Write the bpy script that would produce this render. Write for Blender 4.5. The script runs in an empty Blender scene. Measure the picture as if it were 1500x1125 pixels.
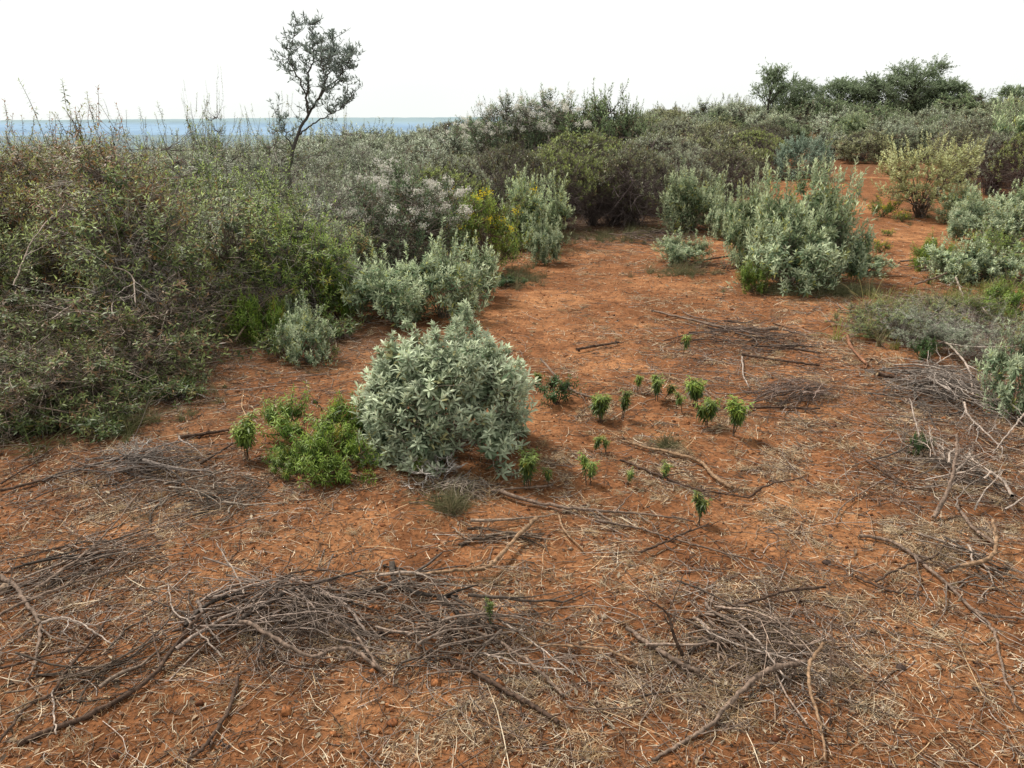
import bpy, math
import numpy as np
from mathutils import Vector

PI = math.pi
sc = bpy.context.scene
col = sc.collection

# ------------------------------------------------------------------ numbers
H = 2.2
PITCH = math.radians(18.5)
FPX = 1127.0
cp, sp = math.cos(PITCH), math.sin(PITCH)

# ------------------------------------------------------------------ noise
def _hash(ix, iy, seed):
    h = (ix.astype(np.int64) * 374761393 + iy.astype(np.int64) * 668265263 + seed * 974634777) & 0xFFFFFFFF
    h = ((h ^ (h >> 13)) * 1274126177) & 0xFFFFFFFF
    return ((h ^ (h >> 16)) & 0xFFFFFF) / float(0xFFFFFF)

def vnoise(x, y, seed=0):
    x = np.asarray(x, float); y = np.asarray(y, float)
    ix = np.floor(x); iy = np.floor(y)
    fx = x - ix; fy = y - iy
    fx = fx * fx * (3 - 2 * fx); fy = fy * fy * (3 - 2 * fy)
    a = _hash(ix, iy, seed); b = _hash(ix + 1, iy, seed)
    c = _hash(ix, iy + 1, seed); d = _hash(ix + 1, iy + 1, seed)
    return (a * (1 - fx) + b * fx) * (1 - fy) + (c * (1 - fx) + d * fx) * fy

def fbm(x, y, seed=0, oct=4):
    s = 0; a = 1; t = 0
    for o in range(oct):
        s = s + a * vnoise(x * 2 ** o + 17.3 * o, y * 2 ** o - 9.1 * o, seed + o); t += a; a *= 0.5
    return s / t

def sstep(t):
    t = np.clip(t, 0, 1); return t * t * (3 - 2 * t)

def terrain(x, y):
    x = np.asarray(x, float); y = np.asarray(y, float)
    q = x / np.maximum(y + 4, 3.0)
    r60 = np.interp(q, [-0.6, -0.3, 0.0, 0.2, 0.5, 0.8], [-0.9, -0.2, 1.2, 2.2, 3.1, 3.5])
    z = r60 * sstep((y - 13) / 52)
    start = np.interp(q, [-0.3, 0.0, 0.3], [30, 62, 85])
    z = z - 44 * sstep((y - start) / 900.0)
    z = z + 0.10 * (fbm(x * .35, y * .35, 3, 3) - .5) * sstep((y + 2) / 6)
    near = 1 - sstep((np.hypot(x, y) - 22) / 14)
    z = z + near * (0.035 * (fbm(x * 1.6, y * 1.6, 11, 3) - .5) + 0.016 * (fbm(x * 9, y * 9, 21, 3) - .5))
    return z

def ray(px, py):
    u = (px - 750.0) / FPX; v = (562.5 - py) / FPX
    d = np.array([u, cp + v * sp, -sp + v * cp])
    return d / np.linalg.norm(d)

def gp(px, py):
    d = ray(px, py)
    t = 1.5 * 1.012 ** np.arange(0, 420)
    P = np.array([0, 0, H]) + t[:, None] * d
    below = np.where(P[:, 2] < terrain(P[:, 0], P[:, 1]))[0]
    if len(below) == 0: return np.array([P[-1, 0], P[-1, 1], 0.])
    i = below[0]; a = t[max(i - 1, 0)]; b = t[i]
    for _ in range(22):
        m = (a + b) / 2; p = np.array([0, 0, H]) + m * d
        if p[2] < terrain(p[0], p[1]): b = m
        else: a = m
    p = np.array([0, 0, H]) + a * d
    p[2] = float(terrain(p[0], p[1]))
    return p

def project(P):
    P = np.atleast_2d(P)
    x = P[:, 0]; y = P[:, 1]; z = P[:, 2] - H
    dep = np.maximum(y * cp - z * sp, 0.05)
    up = y * sp + z * cp
    return 750 + FPX * x / dep, 562.5 - FPX * up / dep, dep

def height_at(base, py):
    d = ray(750, py)
    return float(H + base[1] * d[2] / d[1] - base[2])

def mpp(base):
    return float(project(base)[2][0]) / FPX

# ------------------------------------------------------------------ mesh builder
class MB:
    def __init__(s): s.v = []; s.c = []; s.q = []; s.t = []; s.n = 0
    def add(s, v, c, q=None, t=None):
        v = np.asarray(v, np.float32).reshape(-1, 3)
        c = np.broadcast_to(np.asarray(c, np.float32), v.shape)
        if q is not None and len(q): s.q.append(np.asarray(q, np.int64).reshape(-1, 4) + s.n)
        if t is not None and len(t): s.t.append(np.asarray(t, np.int64).reshape(-1, 3) + s.n)
        s.v.append(v); s.c.append(c); s.n += len(v)
    def mesh(s, name, mats):
        me = bpy.data.meshes.new(name)
        if s.n == 0: return me
        v = np.concatenate(s.v); c = np.concatenate(s.c)
        q = np.concatenate(s.q) if s.q else np.zeros((0, 4), np.int64)
        t = np.concatenate(s.t) if s.t else np.zeros((0, 3), np.int64)
        me.vertices.add(len(v)); me.vertices.foreach_set('co', v.ravel())
        nl = q.size + t.size
        me.loops.add(nl)
        me.loops.foreach_set('vertex_index', np.concatenate([q.ravel(), t.ravel()]).astype(np.int32))
        me.polygons.add(len(q) + len(t))
        ls = np.concatenate([np.arange(len(q)) * 4, q.size + np.arange(len(t)) * 3]).astype(np.int32)
        me.polygons.foreach_set('loop_start', ls)
        me.polygons.foreach_set('use_smooth', np.ones(len(ls), bool))
        a = me.color_attributes.new('Col', 'FLOAT_COLOR', 'POINT')
        cc = np.ones((len(v), 4), np.float32); cc[:, :3] = np.clip(c, 0, 1)
        a.data.foreach_set('color', cc.ravel())
        me.update(calc_edges=True); me.validate()
        for m in (mats if isinstance(mats, (list, tuple)) else [mats]): me.materials.append(m)
        return me

def norm(a):
    return a / np.maximum(np.linalg.norm(a, axis=-1, keepdims=True), 1e-9)

def tubes(mb, P, R, c, sides=3, rng=None):
    """P (N,K,3) polylines, R (N,K) radii, c (N,3) or (N,K,3)"""
    N, K, _ = P.shape
    if N == 0: return
    T = norm(np.gradient(P, axis=1))
    ref = norm((rng or np.random.default_rng(1)).normal(size=(N, 1, 3)))
    ax = norm(P[:, -1:] - P[:, :1])
    ref = norm(ref - (ref * ax).sum(-1, keepdims=True) * ax)
    U = norm(np.cross(T, np.broadcast_to(ref, T.shape)))
    V = np.cross(T, U)
    an = np.arange(sides) * 2 * PI / sides
    ring = U[:, :, None] * np.cos(an)[None, None, :, None] + V[:, :, None] * np.sin(an)[None, None, :, None]
    verts = P[:, :, None] + ring * R[:, :, None, None]
    c = np.asarray(c, float)
    if c.ndim == 1: c = np.broadcast_to(c, (N, 3))
    if c.ndim == 2: c = np.broadcast_to(c[:, None], (N, K, 3))
    cc = np.broadcast_to(c[:, :, None], verts.shape)
    i = np.arange(N)[:, None, None] * K * sides; k = np.arange(K - 1)[None, :, None] * sides; s = np.arange(sides)[None, None]
    s2 = (s + 1) % sides
    q = np.stack([i + k + s, i + k + s2, i + k + sides + s2, i + k + sides + s], -1).reshape(-1, 4)
    mb.add(verts.reshape(-1, 3), cc.reshape(-1, 3), q)

def leaves(mb, P, D, U, L, W, c, curl=0.15, fold=0.25, lod=1):
    N = len(P)
    if N == 0: return
    D = norm(D); S = norm(np.cross(D, U)); U = np.cross(S, D)
    L = np.broadcast_to(np.asarray(L, float), (N,)); W = np.broadcast_to(np.asarray(W, float), (N,))
    curl = np.broadcast_to(np.asarray(curl, float), (N,))
    if lod == 0:
        tp = [(0, 0, 0), (.45, -1, 0), (1, 0, 0), (.45, 1, 0)]; q = [(0, 1, 2, 3)]; t = []
    elif lod == 1:
        tp = [(0, 0, 0), (.42, -1, 1), (.45, 0, 0), (.42, 1, 1), (1, 0, 0)]; q = [(0, 2, 4, 1), (0, 3, 4, 2)]; t = []
    else:
        tp = [(0, 0, 0), (.25, -.75, 1), (.25, 0, 0), (.25, .75, 1), (.6, -.85, 1), (.6, 0, 0), (.6, .85, 1), (1, 0, 0)]
        q = [(1, 2, 5, 4), (2, 3, 6, 5)]; t = [(0, 2, 1), (0, 3, 2), (4, 5, 7), (5, 6, 7)]
    tp = np.array(tp, float); K = len(tp)
    a = tp[None, :, 0] * L[:, None]
    b = tp[None, :, 1] * W[:, None] * .5
    h = tp[None, :, 2] * W[:, None] * .5 * fold - curl[:, None] * (tp[None, :, 0] ** 2) * L[:, None]
    v = P[:, None] + a[..., None] * D[:, None] + b[..., None] * S[:, None] + h[..., None] * U[:, None]
    cc = np.broadcast_to(np.asarray(c, float), (N, 3))[:, None] * np.ones((1, K, 1))
    if lod >= 1:
        cc = cc * np.where(tp[None, :, 1:2] == 0, 1.12, 0.95)
    off = np.arange(N)[:, None, None] * K
    mb.add(v.reshape(-1, 3), cc.reshape(-1, 3), (off + np.array(q)[None]).reshape(-1, 4),
           (off + np.array(t)[None]).reshape(-1, 3) if len(t) else None)

def ribbons(mb, P, W, c, U):
    N, K, _ = P.shape
    if N == 0: return
    T = norm(np.gradient(P, axis=1)); S = norm(np.cross(T, np.broadcast_to(U[:, None], T.shape)))
    w = W[:, None] * np.linspace(1, .35, K)[None]
    v = np.stack([P - S * w[..., None] / 2, P + S * w[..., None] / 2], 2)
    cc = np.broadcast_to(np.broadcast_to(c, (N, 3))[:, None, None], v.shape)
    i = np.arange(N)[:, None] * K * 2; k = np.arange(K - 1)[None] * 2
    q = np.stack([i + k, i + k + 1, i + k + 3, i + k + 2], -1).reshape(-1, 4)
    mb.add(v.reshape(-1, 3), cc.reshape(-1, 3), q)

# ------------------------------------------------------------------ materials
def nodes(name):
    m = bpy.data.materials.new(name); m.use_nodes = True
    nt = m.node_tree; nt.nodes.clear()
    return m, nt, nt.nodes.new, nt.links.new

def leaf_material(name, rough=.7, trans=.25, spec=.3, back=1.25, jitter=.25):
    m, nt, N, L = nodes(name)
    out = N('ShaderNodeOutputMaterial'); at = N('ShaderNodeAttribute'); at.attribute_name = 'Col'
    oi = N('ShaderNodeObjectInfo')
    tc = N('ShaderNodeTexCoord'); nz = N('ShaderNodeTexNoise'); nz.inputs['Scale'].default_value = 9; nz.inputs['Detail'].default_value = 3
    L(tc.outputs['Object'], nz.inputs['Vector'])
    mr = N('ShaderNodeMapRange'); mr.inputs['From Min'].default_value = .3; mr.inputs['From Max'].default_value = .7
    mr.inputs['To Min'].default_value = 1 - jitter; mr.inputs['To Max'].default_value = 1 + jitter
    L(nz.outputs['Fac'], mr.inputs['Value'])
    mr2 = N('ShaderNodeMapRange'); mr2.inputs['To Min'].default_value = .86; mr2.inputs['To Max'].default_value = 1.14
    L(oi.outputs['Random'], mr2.inputs['Value'])
    mu = N('ShaderNodeMath'); mu.operation = 'MULTIPLY'; L(mr.outputs[0], mu.inputs[0]); L(mr2.outputs[0], mu.inputs[1])
    geo = N('ShaderNodeNewGeometry')
    mb_ = N('ShaderNodeMapRange'); mb_.inputs['To Min'].default_value = 1; mb_.inputs['To Max'].default_value = back
    L(geo.outputs['Backfacing'], mb_.inputs['Value'])
    mu2 = N('ShaderNodeMath'); mu2.operation = 'MULTIPLY'; L(mu.outputs[0], mu2.inputs[0]); L(mb_.outputs[0], mu2.inputs[1])
    vm = N('ShaderNodeVectorMath'); vm.operation = 'SCALE'; L(at.outputs['Color'], vm.inputs[0]); L(mu2.outputs[0], vm.inputs['Scale'])
    p = N('ShaderNodeBsdfPrincipled'); p.inputs['Roughness'].default_value = rough; p.inputs['Specular IOR Level'].default_value = spec
    L(vm.outputs[0], p.inputs['Base Color'])
    tr = N('ShaderNodeBsdfTranslucent'); L(vm.outputs[0], tr.inputs['Color'])
    mx = N('ShaderNodeMixShader'); mx.inputs[0].default_value = trans
    L(p.outputs[0], mx.inputs[1]); L(tr.outputs[0], mx.inputs[2]); L(mx.outputs[0], out.inputs[0])
    return m

def bark_material(name, rough=.85, scale=60, bump=.4):
    m, nt, N, L = nodes(name)
    out = N('ShaderNodeOutputMaterial'); at = N('ShaderNodeAttribute'); at.attribute_name = 'Col'
    tc = N('ShaderNodeTexCoord')
    nz = N('ShaderNodeTexNoise'); nz.inputs['Scale'].default_value = scale; nz.inputs['Detail'].default_value = 7; nz.inputs['Roughness'].default_value = .7
    L(tc.outputs['Object'], nz.inputs['Vector'])
    mr = N('ShaderNodeMapRange'); mr.inputs['From Min'].default_value = .36; mr.inputs['From Max'].default_value = .64
    mr.inputs['To Min'].default_value = .35; mr.inputs['To Max'].default_value = 1.55
    L(nz.outputs['Fac'], mr.inputs['Value'])
    vm = N('ShaderNodeVectorMath'); vm.operation = 'SCALE'; L(at.outputs['Color'], vm.inputs[0]); L(mr.outputs[0], vm.inputs['Scale'])
    p = N('ShaderNodeBsdfPrincipled'); p.inputs['Roughness'].default_value = rough; p.inputs['Specular IOR Level'].default_value = .2
    L(vm.outputs[0], p.inputs['Base Color'])
    b = N('ShaderNodeBump'); b.inputs['Strength'].default_value = bump; b.inputs['Distance'].default_value = .004
    L(nz.outputs['Fac'], b.inputs['Height']); L(b.outputs[0], p.inputs['Normal'])
    L(p.outputs[0], out.inputs[0])
    return m

M_SILVER = leaf_material('woolly_silver_leaf', .9, .22, .15, 1.15, .14)
M_GREEN = leaf_material('green_leaf', .5, .3, .4, 1.15, .25)
M_DRYLEAF = leaf_material('dry_leaf', .9, .2, .1, 1.05, .2)
M_FLOWER = leaf_material('petal', .8, .35, .2, 1.0, .1)
M_BARK = bark_material('bark')
M_STRAW = leaf_material('straw', .8, .25, .2, 1.0, .2)

def soil_material():
    m, nt, N, L = nodes('red_soil')
    out = N('ShaderNodeOutputMaterial'); p = N('ShaderNodeBsdfPrincipled')
    p.inputs['Roughness'].default_value = .95; p.inputs['Specular IOR Level'].default_value = .12
    tc = N('ShaderNodeTexCoord')
    def noise(scale, detail=6, rough=.6, dist=0):
        n = N('ShaderNodeTexNoise'); n.inputs['Scale'].default_value = scale; n.inputs['Detail'].default_value = detail
        n.inputs['Roughness'].default_value = rough; n.inputs['Distortion'].default_value = dist
        L(tc.outputs['Object'], n.inputs['Vector']); return n
    def ramp(src, pts):
        r = N('ShaderNodeValToRGB'); e = r.color_ramp.elements
        while len(e) > 1: e.remove(e[-1])
        e[0].position = pts[0][0]; e[0].color = (*pts[0][1], 1)
        for q, c in pts[1:]:
            x = e.new(q); x.color = (*c, 1)
        L(src, r.inputs[0]); return r
    def mix(f, a, b, mode='MIX'):
        x = N('ShaderNodeMix'); x.data_type = 'RGBA'; x.blend_type = mode
        if isinstance(f, float): x.inputs['Factor'].default_value = f
        else: L(f, x.inputs['Factor'])
        for s, v in (('A', a), ('B', b)):
            sock = [i for i in x.inputs if i.name == s and i.type == 'RGBA'][0]
            if isinstance(v, tuple): sock.default_value = (*v, 1)
            else: L(v, sock)
        return [o for o in x.outputs if o.type == 'RGBA'][0]
    n1 = noise(.8, 7, .65, .5); n2 = noise(5.5, 9, .75, .6); n3 = noise(38, 8, .75); n4 = noise(160, 4, .7)
    base = ramp(n1.outputs['Fac'], [(.32, (.17, .068, .026)), (.5, (.235, .098, .041)), (.64, (.39, .18, .078))])
    c = mix(1.0, base.outputs[0], ramp(n2.outputs['Fac'], [(.30, (.42, .38, .36)), (.48, (.95, .95, .95)), (.66, (1.35, 1.36, 1.36))]).outputs[0], 'MULTIPLY')
    c = mix(1.0, c, ramp(n3.outputs['Fac'], [(.34, (.38, .37, .37)), (.47, (.92, .92, .92)), (.66, (1.5, 1.5, 1.5))]).outputs[0], 'MULTIPLY')
    # scattered fine grey-tan chaff, more in some places
    at = N('ShaderNodeAttribute'); at.attribute_name = 'Col'
    sep = N('ShaderNodeSeparateColor'); L(at.outputs['Color'], sep.inputs[0])
    n5 = noise(55, 6, .8, 1.6)
    chf = ramp(n5.outputs['Fac'], [(.54, (0, 0, 0)), (.62, (.8, .8, .8))])
    mm = N('ShaderNodeMath'); mm.operation = 'MULTIPLY'; L(chf.outputs[0], mm.inputs[0]); L(sep.outputs[0], mm.inputs[1])
    chc = ramp(n4.outputs['Fac'], [(.38, (.09, .055, .035)), (.5, (.28, .175, .10)), (.62, (.52, .38, .235))])
    c = mix(mm.outputs[0], c, chc.outputs[0])
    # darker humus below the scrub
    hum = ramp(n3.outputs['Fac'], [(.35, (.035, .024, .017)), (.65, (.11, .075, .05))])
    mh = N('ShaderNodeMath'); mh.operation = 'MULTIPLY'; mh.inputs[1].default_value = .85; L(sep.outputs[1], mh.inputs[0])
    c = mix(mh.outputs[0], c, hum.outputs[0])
    # distant plain
    far = ramp(noise(.02, 6).outputs['Fac'], [(.35, (.05, .07, .06)), (.65, (.10, .12, .10))])
    c = mix(sep.outputs[2], c, far.outputs[0])
    L(c, p.inputs['Base Color'])
    ad = N('ShaderNodeMath'); ad.operation = 'MULTIPLY_ADD'; ad.inputs[1].default_value = .45
    L(n4.outputs['Fac'], ad.inputs[0]); L(n3.outputs['Fac'], ad.inputs[2])
    b = N('ShaderNodeBump'); b.inputs['Strength'].default_value = .9; b.inputs['Distance'].default_value = .016
    L(ad.outputs[0], b.inputs['Height']); L(b.outputs[0], p.inputs['Normal'])
    L(p.outputs[0], out.inputs[0]); return m

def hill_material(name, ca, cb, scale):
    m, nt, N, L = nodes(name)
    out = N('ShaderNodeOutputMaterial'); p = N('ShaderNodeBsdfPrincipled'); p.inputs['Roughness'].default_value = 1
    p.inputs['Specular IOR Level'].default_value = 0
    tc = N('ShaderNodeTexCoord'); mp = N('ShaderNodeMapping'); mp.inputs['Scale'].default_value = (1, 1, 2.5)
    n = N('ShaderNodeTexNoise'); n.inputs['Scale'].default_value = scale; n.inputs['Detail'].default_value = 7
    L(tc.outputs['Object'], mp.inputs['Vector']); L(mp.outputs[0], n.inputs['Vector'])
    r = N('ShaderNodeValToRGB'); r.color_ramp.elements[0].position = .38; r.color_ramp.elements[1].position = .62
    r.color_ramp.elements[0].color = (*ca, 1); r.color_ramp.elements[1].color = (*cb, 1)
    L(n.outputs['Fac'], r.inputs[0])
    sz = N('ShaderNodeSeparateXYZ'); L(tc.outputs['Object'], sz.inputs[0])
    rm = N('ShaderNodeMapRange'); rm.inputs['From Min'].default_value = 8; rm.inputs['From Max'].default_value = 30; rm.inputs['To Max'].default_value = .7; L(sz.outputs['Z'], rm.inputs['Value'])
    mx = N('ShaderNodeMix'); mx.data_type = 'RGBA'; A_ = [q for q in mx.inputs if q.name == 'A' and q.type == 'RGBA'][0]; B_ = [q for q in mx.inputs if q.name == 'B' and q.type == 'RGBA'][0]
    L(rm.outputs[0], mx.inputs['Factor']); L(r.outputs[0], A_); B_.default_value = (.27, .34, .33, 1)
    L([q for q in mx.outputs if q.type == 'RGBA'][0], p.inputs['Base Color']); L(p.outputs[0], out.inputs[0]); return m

# ------------------------------------------------------------------ object helpers
def thing(name, label, cat, loc=(0, 0, 0), rz=0, group=None, s=1.0):
    o = bpy.data.objects.new(name, None); col.objects.link(o)
    o.empty_display_size = .2
    o.location = Vector([float(a) for a in loc]); o.rotation_euler = (0, 0, rz); o.scale = (s, s, s) if np.isscalar(s) else s
    o['label'] = label; o['category'] = cat
    if group: o['group'] = group
    return o

def part(name, me, parent):
    o = bpy.data.objects.new(name, me); col.objects.link(o); o.parent = parent; return o

def solo(name, me, label=None, cat=None, kind=None, group=None, loc=(0, 0, 0)):
    o = bpy.data.objects.new(name, me); col.objects.link(o); o.location = Vector([float(a) for a in loc])
    if label: o['label'] = label
    if cat: o['category'] = cat
    if kind: o['kind'] = kind
    if group: o['group'] = group
    return o

def dup(root, loc, rz, s, label, group, name=None, cat=None):
    r = root.copy(); col.objects.link(r)
    r.location = Vector([float(a) for a in loc]); r.rotation_euler = (0, 0, rz); r.scale = (s, s, s) if np.isscalar(s) else s
    r['label'] = label
    if group: r['group'] = group
    elif 'group' in r: del r['group']
    for ch in list(root.children):
        c = ch.copy(); col.objects.link(c); c.parent = r
    return r

# ------------------------------------------------------------------ ground
def boundary(px):
    return np.interp(px, [-400, 0, 250, 330, 450, 540, 620, 700, 760, 830, 1000, 1060, 1130, 1240, 1400, 1500, 1900],
                     [520, 500, 500, 500, 480, 430, 405, 385, 360, 338, 326, 305, 262, 236, 262, 285, 330])

STRAW = [(1080, 650, 320, 130, 1.25), (930, 600, 150, 60, .7), (1050, 1040, 230, 100, .75), (1150, 780, 200, 80, .6),
         (1340, 720, 190, 130, 1.15), (720, 1010, 170, 90, .6), (640, 720, 140, 50, .8), (300, 740, 200, 60, .8), (1100, 510, 200, 60, .9),
         (150, 860, 170, 90, .25), (380, 1000, 190, 70, .22), (820, 840, 170, 100, .45), (480, 880, 190, 90, .5), (1320, 600, 160, 90, .9),
         (420, 640, 70, 60, .6), (1180, 920, 130, 90, .7), (1080, 450, 220, 35, .55), (920, 380, 120, 30, .6), (1290, 480, 90, 40, .6),
         (860, 700, 110, 60, .6), (220, 520, 200, 60, .5), (1400, 800, 110, 70, .4), (660, 560, 120, 50, .2), (1280, 1050, 130, 50, .3)]
def straw_density(x, y, z=None):
    z = np.zeros_like(x) if z is None else z
    px, py, dep = project(np.stack([x, y, z], -1))
    d = np.zeros_like(px)
    for (a, b, rx, ry, w) in STRAW:
        d = np.maximum(d, .85 * w * np.exp(-((px - a) / rx) ** 2 - ((py - b) / ry) ** 2))
    n = fbm(x * 3.6, y * 3.6, 77, 4)
    return np.clip(d * (0.06 + 1.5 * np.clip((n - .42) * 3.4, 0, 1)) + .10 * np.clip((n - .45) * 5, 0, 1), 0, 1)

def axis(a, b, step, far, growth):
    mid = list(np.arange(a, b + 1e-6, step))
    hi = []; x = b; s = step
    while x < far: s *= growth; x += s; hi.append(x)
    lo = []; x = a; s = step
    while x > -far: s *= growth; x -= s; lo.append(x)
    return np.array(lo[::-1] + mid + hi)
xs = axis(-6.0, 6.0, .032, 9000, 1.07)
ys = axis(1.6, 13.0, .032, 9000, 1.055); ys = ys[ys > -60]
X, Y = np.meshgrid(xs, ys)
Z = terrain(X, Y)
Z = Z - .012 * np.clip(fbm(X * 14, Y * 14, 5, 3) - .55, 0, 1) * (np.hypot(X, Y) < 25)
n_y, n_x = X.shape
fl = np.stack([X.ravel(), Y.ravel(), Z.ravel()], -1)
px_, py_, dep_ = project(fl)
vis = (fl[:, 1] > 1) & (fl[:, 1] < 40)
st = np.where(vis, straw_density(fl[:, 0], fl[:, 1], fl[:, 2]), .3)
wob = 14 * (fbm(fl[:, 0] * 1.5, fl[:, 1] * 1.5, 9, 3) - .5) * 2
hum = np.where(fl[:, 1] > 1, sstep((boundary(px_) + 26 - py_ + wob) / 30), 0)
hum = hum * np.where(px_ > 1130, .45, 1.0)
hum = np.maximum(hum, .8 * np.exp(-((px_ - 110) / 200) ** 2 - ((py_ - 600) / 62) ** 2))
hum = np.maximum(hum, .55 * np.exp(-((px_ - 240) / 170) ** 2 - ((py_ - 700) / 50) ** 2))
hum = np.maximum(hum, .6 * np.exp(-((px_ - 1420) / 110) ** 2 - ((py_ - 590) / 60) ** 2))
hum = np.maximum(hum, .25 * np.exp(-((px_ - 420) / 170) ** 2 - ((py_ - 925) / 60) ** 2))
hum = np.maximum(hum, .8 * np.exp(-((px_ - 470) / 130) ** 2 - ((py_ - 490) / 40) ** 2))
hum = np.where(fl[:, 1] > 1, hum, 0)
far = sstep((fl[:, 1] - 120) / 200)
i = (np.arange(n_y - 1)[:, None] * n_x + np.arange(n_x - 1)[None]).ravel()
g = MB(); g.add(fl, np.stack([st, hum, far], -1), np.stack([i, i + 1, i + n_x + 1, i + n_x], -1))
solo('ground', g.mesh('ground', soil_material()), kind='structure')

# ------------------------------------------------------------------ far escarpment
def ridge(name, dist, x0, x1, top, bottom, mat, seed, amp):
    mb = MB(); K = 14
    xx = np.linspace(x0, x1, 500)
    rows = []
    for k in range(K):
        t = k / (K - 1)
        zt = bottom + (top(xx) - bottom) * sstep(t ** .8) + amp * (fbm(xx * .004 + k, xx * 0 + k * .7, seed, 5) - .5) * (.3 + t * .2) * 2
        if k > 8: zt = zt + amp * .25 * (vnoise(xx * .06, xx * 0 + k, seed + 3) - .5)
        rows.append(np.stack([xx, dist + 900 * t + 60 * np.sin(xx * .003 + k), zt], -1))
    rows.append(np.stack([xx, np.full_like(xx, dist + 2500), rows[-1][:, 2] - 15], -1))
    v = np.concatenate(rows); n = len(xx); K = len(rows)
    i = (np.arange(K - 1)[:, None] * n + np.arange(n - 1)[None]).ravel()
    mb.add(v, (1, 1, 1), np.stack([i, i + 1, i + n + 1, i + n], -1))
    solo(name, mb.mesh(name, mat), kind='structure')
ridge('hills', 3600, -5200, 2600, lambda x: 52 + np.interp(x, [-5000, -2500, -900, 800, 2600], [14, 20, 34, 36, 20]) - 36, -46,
      hill_material('woodland_painted_haze', (.24, .34, .46), (.27, .38, .50), .012), 5, 9)  # aerial haze painted in as a blue base colour
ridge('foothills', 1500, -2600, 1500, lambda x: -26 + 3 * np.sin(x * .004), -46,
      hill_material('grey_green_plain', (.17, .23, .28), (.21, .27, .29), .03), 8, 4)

# ------------------------------------------------------------------ plant generator
def bezier(p0, p1, p2, K):
    t = np.linspace(0, 1, K)[None, :, None]
    return (1 - t) ** 2 * p0[:, None] + 2 * t * (1 - t) * p1[:, None] + t * t * p2[:, None]

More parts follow.
